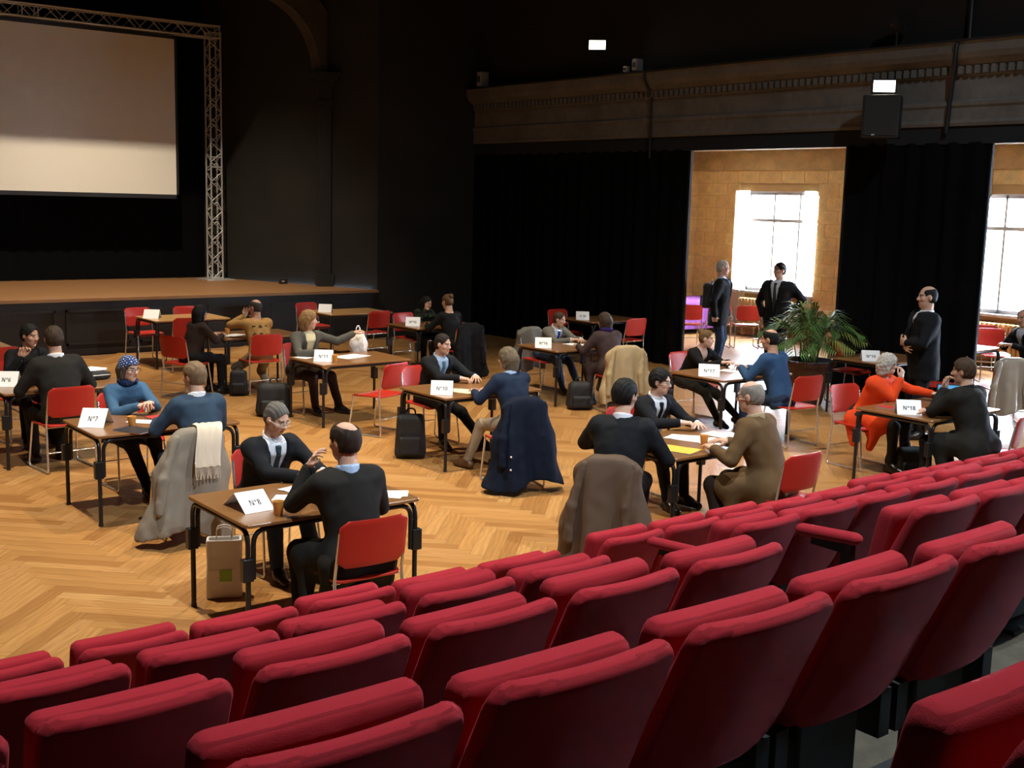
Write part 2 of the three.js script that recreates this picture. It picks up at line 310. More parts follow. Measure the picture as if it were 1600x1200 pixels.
WIN.forEach(([a, b], i) => {
  const w = structGroup(`window_${i + 1}`), x0 = XG + 0.08, x1 = XG + 0.15, fw = 0.05, W = b - a;
  part('window_frame', [bx(x0, x1, WY0, WY1, a, a + fw), bx(x0, x1, WY0, WY1, b - fw, b), bx(x0, x1, WY0, WY0 + 0.07, a, b), bx(x0, x1, WY1 - 0.06, WY1, a, b)], m.white, w);
  const mull = [0.11, 0.43, 0.75], yT = 2.42;
  for (const t of mull) part('mullion', bx(x0, x1, WY0, WY1, a + t * W - 0.022, a + t * W + 0.022), m.white, w);
  part('transom', bx(x0 - 0.01, x1, yT - 0.035, yT + 0.035, a, b), m.white, w);
  const cuts = [0, ...mull, 1];
  for (let k = 0; k < 4; k++) for (const [y0, y1] of [[WY0, yT], [yT, WY1]]) part('pane', bx(x0 + 0.03, x0 + 0.034, y0 + 0.02, y1 - 0.02, a + cuts[k] * W + 0.01, a + cuts[k + 1] * W - 0.01), m.glass, w);
  part('window_sill', bx(XG - 0.1, XG + 0.1, WY0 - 0.05, WY0, a - 0.03, b + 0.03), m.white, w);
  part('reveal', [bx(XG, XG + 0.4, WY1, WY1 + 0.02, a, b)], m.white, w);
  if (i < 2) for (const [s, e2, side] of [[a - 0.04, a + 0.34, 'left'], [b - 0.3, b + 0.04, 'right']]) {
    tag(top('sheer_curtain', [drape(s, e2, XG - 0.08, 0.25, WY1 + 0.03, 0.028, 0.11)], m.sheer), `thin pale sheer curtain drawn to the ${side} of the ${i ? 'window at the right edge' : 'window behind the two standing men'}`, 'curtain');
  }
  if (i < 2) {
    const rd = thing('radiator', i ? 'cast iron ribbed radiator under the window at the right edge' : 'cast iron ribbed radiator under the window behind the standing men', 'radiator', [XG - 0.19, 0.12, (a + b) / 2]);
    for (let k = 0; k < 16; k++) part('fin', rbx(0.13, 0.62, 0.062, 0.025, 0, 0.36, -0.66 + k * 0.088, 1), m.stone3, rd);
    for (const q of [0.08, 0.62]) part('pipe', polyTube([V(0, q, -0.75), V(0, q, 0.75)], 0.02), m.stone3, rd);
    for (const q of [-0.58, 0.58]) part('foot', bx(-0.05, 0.05, -0.12, 0.08, q - 0.02, q + 0.02), m.stone3, rd);
  }
});
{ // grille beside the second window
  const g = thing('wall_grille', 'small dark openwork grille high on the yellow stone wall', 'vent', [XG - 0.03, 3.24, -11.3]);
  part('frame', [bx(-0.02, 0.02, -0.26, -0.22, -0.16, 0.16), bx(-0.02, 0.02, 0.22, 0.26, -0.16, 0.16), bx(-0.02, 0.02, -0.26, 0.26, -0.16, -0.13), bx(-0.02, 0.02, -0.26, 0.26, 0.13, 0.16)], m.frieze, g);
  part('backing', bx(0.0, 0.012, -0.22, 0.22, -0.13, 0.13), m.blackMetal, g);
  const bars = []; for (let k = -3; k <= 3; k++) bars.push(polyTube([V(-0.005, -0.22, k * 0.04 - 0.02), V(-0.005, 0.22, k * 0.04 + 0.02)], 0.006, 4), polyTube([V(-0.005, k * 0.06, -0.13), V(-0.005, k * 0.06 + 0.03, 0.13)], 0.006, 4));
  part('scrollwork', bars, m.frieze, g);
}

// ---------------------------------------------------------------- raked platforms under the seats
const ROWS = [[0.79, -4.60], [1.146, -3.54], [1.47, -2.54], [1.77, -1.56], [2.053, -0.58]];
{
  const s = structGroup('seating_tiers');
  for (let r = 1; r < 6; r++) {
    const y = r < 5 ? ROWS[r][0] - 0.79 : 1.62, z0 = r < 5 ? ROWS[r][1] - 0.5 : 0.4, z1 = r < 4 ? ROWS[r + 1][1] - 0.5 : r < 5 ? 0.4 : 7;
    part('tier', bx(-6, 14.2, y - 0.04, y, z0, z1 + 0.02), m.carpet, s);
    part('riser', bx(-6, 14.2, 0, y - 0.04, z0 + 0.03, z0 + 0.06), m.riser, s);
    part('nosing', [bx(3.42, 4.2, y - 0.03, y + 0.006, z0 - 0.012, z0 + 0.05), bx(3.42, 4.2, y - 0.002, y + 0.009, z0 + 0.002, z0 + 0.012), bx(3.42, 4.2, y - 0.002, y + 0.009, z0 + 0.028, z0 + 0.038)], m.metal, s);
  }
}

// ---------------------------------------------------------------- lamps
HOUSE.forEach(([x, y, z, ax, az, I, ang, tone], k) => {
  const words = ['above the woman with headscarf', 'above the man in navy jacket', 'above the person in plum coat', 'above the man in patterned shirt', 'above the left block of red seats', 'above the front of the stage', 'above the right block of red seats'];
  const g = thing('house_lamp', `black round house lamp hanging from the dark ceiling ${words[k]}`, 'lamp', [x, y, z], 0, 'house lamps under the ceiling');
  part('housing', new THREE.LatheGeometry([[0.05, 0.42], [0.16, 0.38], [0.2, 0.1], [0.21, 0], [0.19, 0], [0.18, 0.1], [0.05, 0.36]].map(([a, b]) => new THREE.Vector2(a, b)), 20), m.blackMetal, g);
  part('stem', cyl(0.015, 0.4, 0.5), m.blackMetal, g);
  const em = M([0.9, 0.85, 0.75], 0.5, { emissive: lin(...tone), emissiveIntensity: 8 });
  part('lamp_lens', cyl(0.17, 0.03, 0.045, 0, 0, 20), em, g);
  const l = new THREE.SpotLight(new THREE.Color().setRGB(...tone), I, 0, ang, 0.7, 2); l.position.set(x, y - 0.02, z); l.target.position.set(ax, 0, az); l.castShadow = true; l.shadow.radius = 4; scene.add(l, l.target);
});
FLOODS.forEach(([x, y, z, I], k) => {
  const g = thing('wall_floodlight', k ? 'lit rectangular floodlight above the black loudspeaker on the cornice' : 'lit rectangular floodlight high on the black wall above the cornice', 'floodlight', [x, y, z], 0);
  g.rotation.y = 0.75;
  part('housing', [bx(0.0, 0.14, -0.09, 0.09, -0.15, 0.15), bx(-0.03, 0.0, 0.075, 0.095, -0.16, 0.16), bx(-0.03, 0.0, -0.095, -0.075, -0.16, 0.16), bx(-0.03, 0, -0.09, 0.09, -0.16, -0.14), bx(-0.03, 0, -0.09, 0.09, 0.14, 0.16)], m.blackMetal, g);
  part('bracket', [polyTube([V(0.07, -0.1, 0), V(0.2, -0.14, 0), V(0.42, -0.14, 0.1)], 0.012)], m.blackMetal, g);
  part('lamp_glass', bx(-0.014, -0.004, -0.075, 0.075, -0.14, 0.14), M([0.9, 0.88, 0.8], 0.4, { emissive: lin(1, 0.93, 0.72), emissiveIntensity: 7 }), g);
  const d = V(-1, 0, 0).applyAxisAngle(V(0, 1, 0), 0.75);
  const l = new THREE.RectAreaLight(lin(1, 0.88, 0.66), I, 0.28, 0.15); l.position.set(x + d.x * 0.03, y, z + d.z * 0.03); l.lookAt(x + d.x * 2, y - (k ? 0.6 : 0.9), z + d.z * 2); scene.add(l);
});

// ---------------------------------------------------------------- distance fields and their meshing (surface nets)
const smin = (a, b, k) => { const h = Math.max(k - Math.abs(a - b), 0) / k; return Math.min(a, b) - h * h * k * 0.25; };
const smax = (a, b, k) => -smin(-a, -b, k);
function cone(ax, ay, az, bx_, by, bz, r1, r2) {   // tapered capsule as a closure
  const dx = bx_ - ax, dy = by - ay, dz = bz - az, L = dx * dx + dy * dy + dz * dz + 1e-12;
  return (x, y, z) => { const px = x - ax, py = y - ay, pz = z - az; let t = (px * dx + py * dy + pz * dz) / L; t = t < 0 ? 0 : t > 1 ? 1 : t; const qx = px - t * dx, qy = py - t * dy, qz = pz - t * dz; return Math.sqrt(qx * qx + qy * qy + qz * qz) - (r1 + (r2 - r1) * t); };
}
const capv = (a, b, r1, r2) => cone(a.x, a.y, a.z, b.x, b.y, b.z, r1, r2 ?? r1);
function ell(cx, cy, cz, rx, ry, rz) { return (x, y, z) => { const a = (x - cx) / rx, b = (y - cy) / ry, c = (z - cz) / rz, k0 = Math.sqrt(a * a + b * b + c * c), k1 = Math.sqrt(a * a / rx / rx + b * b / ry / ry + c * c / rz / rz) + 1e-9; return k0 * (k0 - 1) / k1; }; }
function rboxf(cx, cy, cz, hx, hy, hz, r) { return (x, y, z) => { const a = Math.abs(x - cx) - hx + r, b = Math.abs(y - cy) - hy + r, c = Math.abs(z - cz) - hz + r; return Math.hypot(Math.max(a, 0), Math.max(b, 0), Math.max(c, 0)) + Math.min(Math.max(a, b, c), 0) - r; }; }
const wob = (x, y, z, f) => Math.sin(x * f + 1.3 * Math.sin(y * f * 0.7)) * Math.sin(y * f * 0.8 + z * f * 0.5) * Math.cos(z * f + 0.7 * x * f);
function sdfMesh(sdf, [x0, y0, z0], [x1, y1, z1], c) {
  const B = 4, nx = Math.ceil((x1 - x0) / c / B) * B + 1, ny = Math.ceil((y1 - y0) / c / B) * B + 1, nz = Math.ceil((z1 - z0) / c / B) * B + 1;
  const F = new Float32Array(nx * ny * nz), lim = c * B * 0.87 * 1.9 + 0.01, at = (i, j, k) => (k * ny + j) * nx + i;
  F.fill(1);
  for (let k = 0; k < nz - 1; k += B) for (let j = 0; j < ny - 1; j += B) for (let i = 0; i < nx - 1; i += B) {
    const d = sdf(x0 + (i + B / 2) * c, y0 + (j + B / 2) * c, z0 + (k + B / 2) * c);
    if (Math.abs(d) > lim) { if (d < 0) for (let kk = k; kk <= k + B; kk++) for (let jj = j; jj <= j + B; jj++) for (let ii = i; ii <= i + B; ii++) { const a = at(ii, jj, kk); if (F[a] === 1) F[a] = -1; } continue; }
    for (let kk = k; kk <= k + B; kk++) for (let jj = j; jj <= j + B; jj++) for (let ii = i; ii <= i + B; ii++) { const a = at(ii, jj, kk); if (Math.abs(F[a]) === 1) F[a] = sdf(x0 + ii * c, y0 + jj * c, z0 + kk * c); }
  }
  const id = new Int32Array(nx * ny * nz).fill(-1), pos = [], idx = [];
  const E = [[0, 1], [0, 2], [0, 4], [1, 3], [1, 5], [2, 3], [2, 6], [3, 7], [4, 5], [4, 6], [5, 7], [6, 7]], v = new Float32Array(8);
  for (let k = 0; k < nz - 1; k++) for (let j = 0; j < ny - 1; j++) for (let i = 0; i < nx - 1; i++) {
    let mask = 0; for (let q = 0; q < 8; q++) { v[q] = F[at(i + (q & 1), j + ((q >> 1) & 1), k + (q >> 2))]; if (v[q] < 0) mask |= 1 << q; }
    if (mask === 0 || mask === 255) continue;
    let sx = 0, sy = 0, sz = 0, n = 0;
    for (const [a, b] of E) if ((v[a] < 0) !== (v[b] < 0)) { const t = v[a] / (v[a] - v[b]); sx += lerp(a & 1, b & 1, t); sy += lerp((a >> 1) & 1, (b >> 1) & 1, t); sz += lerp(a >> 2, b >> 2, t); n++; }
    id[at(i, j, k)] = pos.length / 3; pos.push(x0 + (i + sx / n) * c, y0 + (j + sy / n) * c, z0 + (k + sz / n) * c);
  }
  const quad = (a, b, cc, d, fl) => { if (a < 0 || b < 0 || cc < 0 || d < 0) return; fl ? idx.push(a, b, cc, a, cc, d) : idx.push(a, cc, b, a, d, cc); };
  for (let k = 1; k < nz - 1; k++) for (let j = 1; j < ny - 1; j++) for (let i = 1; i < nx - 1; i++) {
    const s = F[at(i, j, k)] < 0;
    if (s !== F[at(i + 1, j, k)] < 0) quad(id[at(i, j - 1, k - 1)], id[at(i, j, k - 1)], id[at(i, j, k)], id[at(i, j - 1, k)], s);
    if (s !== F[at(i, j + 1, k)] < 0) quad(id[at(i - 1, j, k - 1)], id[at(i - 1, j, k)], id[at(i, j, k)], id[at(i, j, k - 1)], s);
    if (s !== F[at(i, j, k + 1)] < 0) quad(id[at(i - 1, j - 1, k)], id[at(i, j - 1, k)], id[at(i, j, k)], id[at(i - 1, j, k)], s);
  }
  const g = new THREE.BufferGeometry(); g.setAttribute('position', new THREE.Float32BufferAttribute(pos, 3)); g.setIndex(idx); g.computeVertexNormals();
  g.setAttribute('uv', new THREE.BufferAttribute(new Float32Array(pos.length / 3 * 2), 2)); return boxUV(g);
}

// ---------------------------------------------------------------- screen and truss on the stage
{
  const Z = -22.8, t = thing('projection_truss', 'silver lattice truss goalpost carrying the projection screen on stage', 'truss', [0, 0, Z]);
  const W = 0.115;
  const lattice = (a, b, dirU, dirV, step) => {   // four chords with zigzag webs between two points
    const A = V(...a), Bq = V(...b), L = A.distanceTo(Bq), u = Bq.clone().sub(A).normalize(), U = V(...dirU), Vv = V(...dirV), ch = [], web = [];
    const p = (s, i) => A.clone().addScaledVector(u, s).addScaledVector(U, (i === 0 || i === 3 ? -1 : 1) * W).addScaledVector(Vv, (i < 2 ? -1 : 1) * W);
    for (let i = 0; i < 4; i++) ch.push(polyTube([p(0, i), p(L, i)], 0.02, 6));
    const n = Math.round(L / step); for (let k = 0; k < n; k++) for (let i = 0; i < 4; i++) { const j = (i + 1) % 4, e = (k + i) % 2; web.push(polyTube([p(k / n * L, e ? i : j), p((k + 1) / n * L, e ? j : i)], 0.009, 5)); }
    for (const s of [0.02, L * 0.46, L * 0.5, L - 0.02]) for (let i = 0; i < 4; i++) web.push(polyTube([p(s, i), p(s, (i + 1) % 4)], 0.013, 5));
    return [ch, web];
  };
  for (const x of [10.23, 3.3]) {
    const [c, w] = lattice([x, 0.94, 0], [x, 5.86, 0], [1, 0, 0], [0, 0, 1], 0.2);
    const col = part('truss_column', c, m.metal, t); part('lacing', w, m.metal, col);
    part('base_plate', bx(x - 0.3, x + 0.3, 0.92, 0.94, -0.3, 0.3), m.metal, t);
  }
  const [c, w] = lattice([3.3, 5.86, 0], [10.35, 5.86, 0], [0, 1, 0], [0, 0, 1], 0.24);
  const beam = part('truss_beam', c, m.metal, t); part('lacing', w, m.metal, beam);
  const s = thing('projection_screen', 'large blank projection screen hanging from the truss over the stage', 'screen', [0, 0, Z + 0.02]);
  part('screen_cloth', bx(4.1, 9.42, 2.63, 5.64, -0.01, 0), m.screenCloth, s);
  part('screen_border', [bx(4.0, 9.47, 2.55, 2.63, -0.015, 0.005), bx(4.0, 9.47, 5.64, 5.70, -0.015, 0.005), bx(9.42, 9.47, 2.55, 5.7, -0.015, 0.005), bx(4.0, 4.1, 2.55, 5.7, -0.015, 0.005)], m.blackPlastic, s);
  for (const q of [8.9, 5.2]) part('screen_tie', polyTube([V(q, 5.7, 0), V(q, 5.76, 0)], 0.006), m.blackPlastic, s);
  const k = thing('stage_socket_box', 'small dark box on the stage floor by the proscenium wall', 'box', [11.0, 0.92, -21.3]);
  part('body', rbx(0.16, 0.1, 0.1, 0.012, 0, 0.05, 0), m.blackPlastic, k); part('socket', bx(-0.05, 0.0, 0.04, 0.07, 0.05, 0.053), m.metal, k);
}
// things fixed on the side wall
{
  const s = thing('loudspeaker', 'black box loudspeaker hanging on the cornice under the lit floodlight', 'loudspeaker', [13.72, 3.62, -9.5], 0.5);
  part('cabinet', rbx(0.36, 0.56, 0.48, 0.02, 0, 0.28, 0), m.blackPlastic, s);
  part('grille', rbx(0.02, 0.5, 0.42, 0.008, -0.185, 0.28, 0), M([0.02, 0.02, 0.02], 0.9), s);
  part('bracket', [bx(0.17, 0.5, 0.26, 0.3, -0.03, 0.03)], m.blackMetal, s);
  part('badge', bx(-0.2, -0.194, 0.03, 0.05, -0.1, -0.06), m.metal, s);
  const mk = (name, label, x, y, z, w, h, d, mm) => { const o = thing(name, label, 'box', [x, y, z]); part('case', rbx(w, h, d, 0.01, 0, h / 2, 0), mm, o); part('clamp', bx(-0.02, 0.02, -0.02, 0.01, -0.02, 0.02), m.blackMetal, o); part('face_plate', bx(-w / 2 - 0.006, -w / 2 + 0.002, h * 0.3, h * 0.7, -d * 0.3, d * 0.3), m.blackPlastic, o); };
  const greyBox = M([0.30, 0.30, 0.31], 0.6);
  mk('junction_box', 'grey box standing on the cornice ledge at its far end', 14.13, 4.88, -18.95, 0.2, 0.28, 0.13, greyBox);
  mk('junction_box', 'grey box standing on the cornice ledge by the vertical cable', 14.13, 4.88, -14.62, 0.16, 0.2, 0.11, greyBox);
  mk('junction_box', 'smallest pale box on the cornice ledge, beside a grey box', 14.13, 4.88, -14.88, 0.1, 0.1, 0.08, M([0.5, 0.49, 0.45], 0.6));
  const p = thing('stage_spotlight', 'small dark spotlight on a short post standing on the cornice', 'spotlight', [14.1, 4.86, -9.62]);
  part('post', cyl(0.014, 0, 0.2), m.blackMetal, p); part('can', (() => { const g = new THREE.CylinderGeometry(0.075, 0.1, 0.26, 16); g.rotateZ(1.1); g.translate(0, 0.28, 0); return g; })(), m.blackPlastic, p); part('yoke', bent([[0, 0.18, 0], [0, 0.2, 0.1], [0, 0.3, 0.1]], 0.02, 0.008), m.blackMetal, p);
}

// ---------------------------------------------------------------- rows of red theatre seats
{
  const ord = ['first', 'second', 'third', 'fourth', 'fifth', 'sixth', 'seventh', 'eighth', 'ninth', 'tenth', 'eleventh', 'twelfth'];
  const rowName = ['front row', 'second row', 'third row', 'fourth row', 'row nearest the camera'];
  const h = 0.49;
  // backrest: slim upholstered panel, wider below, curved around the sitter; its own frame has y along the panel
  const outline = (x, y, w0, w1, hh, rt, rb) => { const w = lerp(w0, w1, clamp(y / hh, 0, 1)), r = y > hh / 2 ? rt : rb, ax = Math.abs(x) - w + r, ay = Math.abs(y - hh / 2) - hh / 2 + r; return Math.hypot(Math.max(ax, 0), Math.max(ay, 0)) + Math.min(Math.max(ax, ay), 0) - r; };
  const slab = (o, n, t, r) => { const p = o + r, q = Math.abs(n) - t + r; return Math.hypot(Math.max(p, 0), Math.max(q, 0)) + Math.min(Math.max(p, q), 0) - r; };
  const back = sdfMesh((x, y, z) => slab(outline(x, y, 0.252, 0.232, h, 0.055, 0.13), z + 0.38 * x * x - 0.008, 0.027, 0.024), [-0.3, -0.03, -0.1], [0.3, h + 0.05, 0.08], 0.014);
  back.translate(0, -h, -0.015); back.rotateX(0.42); back.translate(0, 0.79, 0.0); boxUV(back);
  const pad = sdfMesh((x, y, z) => slab(outline(x, y, 0.228, 0.228, 0.44, 0.035, 0.06), z + 0.15 * x * x, 0.036 + 0.006 * Math.cos(x * 5) * Math.cos((y - 0.22) * 5), 0.03), [-0.28, -0.03, -0.1], [0.28, 0.5, 0.09], 0.0155);
  pad.translate(0, -0.44, -0.05); pad.rotateX(0.20); pad.translate(0, 0.752, -0.112); boxUV(pad);
  const arm = new THREE.CapsuleGeometry(0.034, 0.27, 5, 10); arm.rotateX(Math.PI / 2); arm.scale(1, 0.8, 1); arm.rotateX(-0.08); arm.translate(-0.268, 0.60, -0.42);
  const ped = [rbx(0.26, 0.34, 0.05, 0.012, 0, 0.19, -0.245), bx(-0.16, 0.16, 0, 0.02, -0.34, -0.12), bx(-0.25, -0.2, 0.22, 0.36, -0.34, -0.2), bx(0.2, 0.25, 0.22, 0.36, -0.34, -0.2), polyTube([V(-0.25, 0.3, -0.26), V(0.25, 0.3, -0.26)], 0.018)];
  const pedG = mergeGeometries(ped.map(norm1));
  const armPost = mergeGeometries([bx(-0.285, -0.25, 0.22, 0.585, -0.34, -0.29), bx(-0.28, -0.255, 0.54, 0.58, -0.5, -0.29)].map(norm1));
  const blackSeat = M([0.007, 0.007, 0.008], 0.6);
  const ARM = { '1:R0': 1, '2:R0': 1 };
  const seat = (r, xr, side, k) => {
    const y = ROWS[r][0] - 0.79;
    const g = thing('theatre_seat', r === 4 ? (k ? 'plush red theatre seat, largest, cut off by the bottom right corner' : 'plush red theatre seat at the right edge nearest the camera') : `plush red theatre seat, ${ord[k]} ${side === 'L' ? 'left' : 'right'} of the aisle in the ${rowName[r]}`, 'theatre seat', [xr - 0.225, y, ROWS[r][1]], rr(-0.015, 0.015), 'rows of red theatre seats');
    const jt = rr(-0.03, 0.03);
    const b = part('backrest', back, m.plush, g), c = part('folded_seat', pad, m.plush, g); c.position.set(0, rnd() < 0.3 ? 0.026 : rr(-0.012, 0.012), rr(-0.02, 0.008)); c.rotation.z = jt * 0.25;
    part('pedestal', pedG, blackSeat, g);
    if (ARM[`${r}:${side}${k}`]) { part('armrest', arm, m.plush, g); part('armrest_post', armPost, blackSeat, g); }
  };
  const left = [[4.05, 0.53, 7], [3.41, 0.53, 6], [3.30, 0.53, 6], [3.29, 0.53, 5], [2.27, 0.53, 2]];
  left.forEach(([x, w, n], r) => { for (let k = 0; k < n; k++) seat(r, x - k * w, 'L', k); });
  const right = [[4.84, 0.494, 10], [4.70, 0.482, 7], [4.60, 0.49, 4]];
  right.forEach(([x, w, n], r) => { for (let k = 0; k < n; k++) seat(r, x + k * w, 'R', k); });
}

// ---------------------------------------------------------------- tables
const TL = 1.23, TW = 0.86, TH = 0.74;
function makeTable(label, x0, zc, mat = m.tableWood, len = TL) {
  const t = thing('meeting_table', label, 'table', [x0 + len / 2, 0, zc], 0, 'meeting tables in the hall');
  const L = len / 2, W = TW / 2;
  const s = roundRect(len - 0.02, TW - 0.02, 0.03, -TW / 2 + 0.01), g = new THREE.ExtrudeGeometry(s, { depth: 0.014, bevelEnabled: true, bevelSize: 0.01, bevelThickness: 0.005, bevelSegments: 2, curveSegments: 5 });
  g.rotateX(Math.PI / 2); g.translate(0, TH - 0.005, 0); part('table_top', boxUV(g), mat, t);
  for (const [a, b] of [[-1, -1], [-1, 1], [1, -1], [1, 1]]) {
    const X = a * (L - 0.025), Zz = b * (W - 0.03);
    const lg = part('leg', [cyl(0.0165, 0.012, 0.5, X, Zz, 10)], m.blackMetal, t);
    part('leg_cap', cyl(0.019, 0, 0.02, X, Zz, 10), m.blackPlastic, lg);
    part('bracket', rbx(0.07, 0.14, 0.05, 0.006, X + a * 0.006, 0.46, Zz, 1), m.blackMetal, t);
  }
  for (const a of [-1, 1]) part('end_rail', bent([[a * (L - 0.025), 0.42, -(W - 0.03)], [a * (L - 0.025), TH - 0.042, -(W - 0.03)], [a * (L - 0.025), TH - 0.042, W - 0.03], [a * (L - 0.025), 0.42, W - 0.03]], 0.09, 0.016, 8), m.blackMetal, t);
  for (const b of [-1, 1]) part('side_rail', bent([[-(L - 0.06), 0.40, b * (W - 0.03)], [-(L - 0.06), TH - 0.042, b * (W - 0.03)], [L - 0.06, TH - 0.042, b * (W - 0.03)], [L - 0.06, 0.40, b * (W - 0.03)]], 0.09, 0.016, 8), m.blackMetal, t);
  return t;
}
const lightTop = M([0.52, 0.29, 0.105], 0.32, { map: rep(T.grain, 0.8, 1.4), clearcoat: 0.25, clearcoatRoughness: 0.3 });
const TABLES = {   // left edge x, centre z
  8: [2.93, -6.58, 'brown wooden table in front, nearest the red seats, with card N°8'], 9: [6.46, -6.52, 'brown wooden table where three men in jackets confer'], 18: [9.76, -6.40, 'brown wooden table with card N°18 beside the woman in orange'],
  7: [3.08, -9.55, 'brown wooden table with card N°7 before the woman with headscarf'], 10: [6.52, -9.66, 'brown wooden table with card N°10 above a black rucksack'], 17: [9.92, -9.11, 'brown wooden table with card N°17 between woman in black and man in blue'], 19: [12.86, -9.05, 'empty brown table with card N°19 against the black pier'],
  6: [3.02, -11.92, 'brown wooden table with card N°6 at the left edge'], 11: [6.60, -12.24, 'brown wooden table with card N°11 before the blond man'], 16: [9.92, -11.98, 'brown wooden table with card N°16 before the man in grey jacket'],
  20: [12.95, -14.63, 'empty brown table with card N°20 near the wide black drape'], 15: [9.76, -15.02, 'brown wooden table with card N°15 where two women talk'], 13: [6.68, -15.05, 'brown wooden table between woman in brown and man in patterned shirt'],
  5: [2.85, -15.45, 'brown table cut by the left edge of the picture'], 12: [6.72, -17.58, 'empty light table with blank card before the stage, behind woman in brown'], 14: [9.64, -17.42, 'empty table with blank card before the right end of the stage'],
};
for (const [k, [x, z, l]] of Object.entries(TABLES)) makeTable(l, x, z, [12, 14, 5].includes(+k) ? lightTop : m.tableWood);

// folded name cards
function textTex(str) {
  const c = document.createElement('canvas'); c.width = 256; c.height = 160; const q = c.getContext('2d');
  q.fillStyle = '#f4f4f6'; q.fillRect(0, 0, 256, 160); q.fillStyle = '#15151c'; q.font = 'bold 58px sans-serif'; q.textAlign = 'center'; q.textBaseline = 'middle'; if (str) q.fillText(str, 128, 88);
  const t = new THREE.CanvasTexture(c); t.colorSpace = THREE.SRGBColorSpace; return t;
}
function card(str, table, x, z, ry, w = 0.22, h = 0.16, tilt = 0.6) {
  const where = { 8: 'beside the orange cup on the nearest table', 7: 'before the woman with headscarf', 6: 'at the left edge of the picture', 10: 'before the man with striped tie', 11: 'before the blond man', 16: 'before the man with blue tie', 15: 'before the two women near the stage corner', 20: 'on the empty table by the black drape', 17: 'before the young woman in black', 18: 'before the woman in orange', 19: 'on the empty table by the black pier' }[table];
  const lab = str ? `white folded paper card reading ${str}, ${where}` : `white folded blank card on the empty table ${table === 12 ? 'behind the woman in brown' : 'before the right end of the stage'}`;
  const g = thing('name_card', lab, 'card', [x, TH, z], ry, 'numbered table cards');
  const mk = (sgn, mm) => { const p = new THREE.BoxGeometry(w, h, 0.002); p.translate(0, h / 2, 0); if (sgn < 0) p.rotateY(Math.PI); p.rotateX(-sgn * tilt); p.translate(0, 0.001, sgn * h * Math.sin(tilt)); return p; };
  part('front_panel', mk(1), M([1, 1, 1], 0.75, { map: textTex(str) }), g); part('rear_panel', mk(-1), m.paper, g);
  return g;
}
const RY = -0.67;   // cards turned towards the seats
card('N°8', 8, 3.13, -6.53, 0.05, 0.2, 0.175, 0.95); card('N°7', 7, 3.24, -9.6, RY, 0.21, 0.19, 0.75); card('N°6', 6, 3.2, -12.0, RY + 0.1, 0.22, 0.17); card('N°10', 10, 6.66, -9.5, RY); card('N°11', 11, 6.8, -12.14, RY);
card('N°16', 16, 10.04, -11.98, RY, 0.22, 0.16); card('N°15', 15, 9.95, -15.0, RY, 0.22, 0.16); card('N°20', 20, 13.12, -14.65, RY); card('N°17', 17, 10.12, -9.08, RY - 0.15, 0.24, 0.18, 0.8); card('N°18', 18, 9.92, -6.34, RY - 0.1, 0.23); card('N°19', 19, 13.05, -8.95, RY - 0.1, 0.23);
card('', 12, 6.85, -17.6, RY, 0.24); card('', 14, 9.8, -17.45, RY, 0.22);

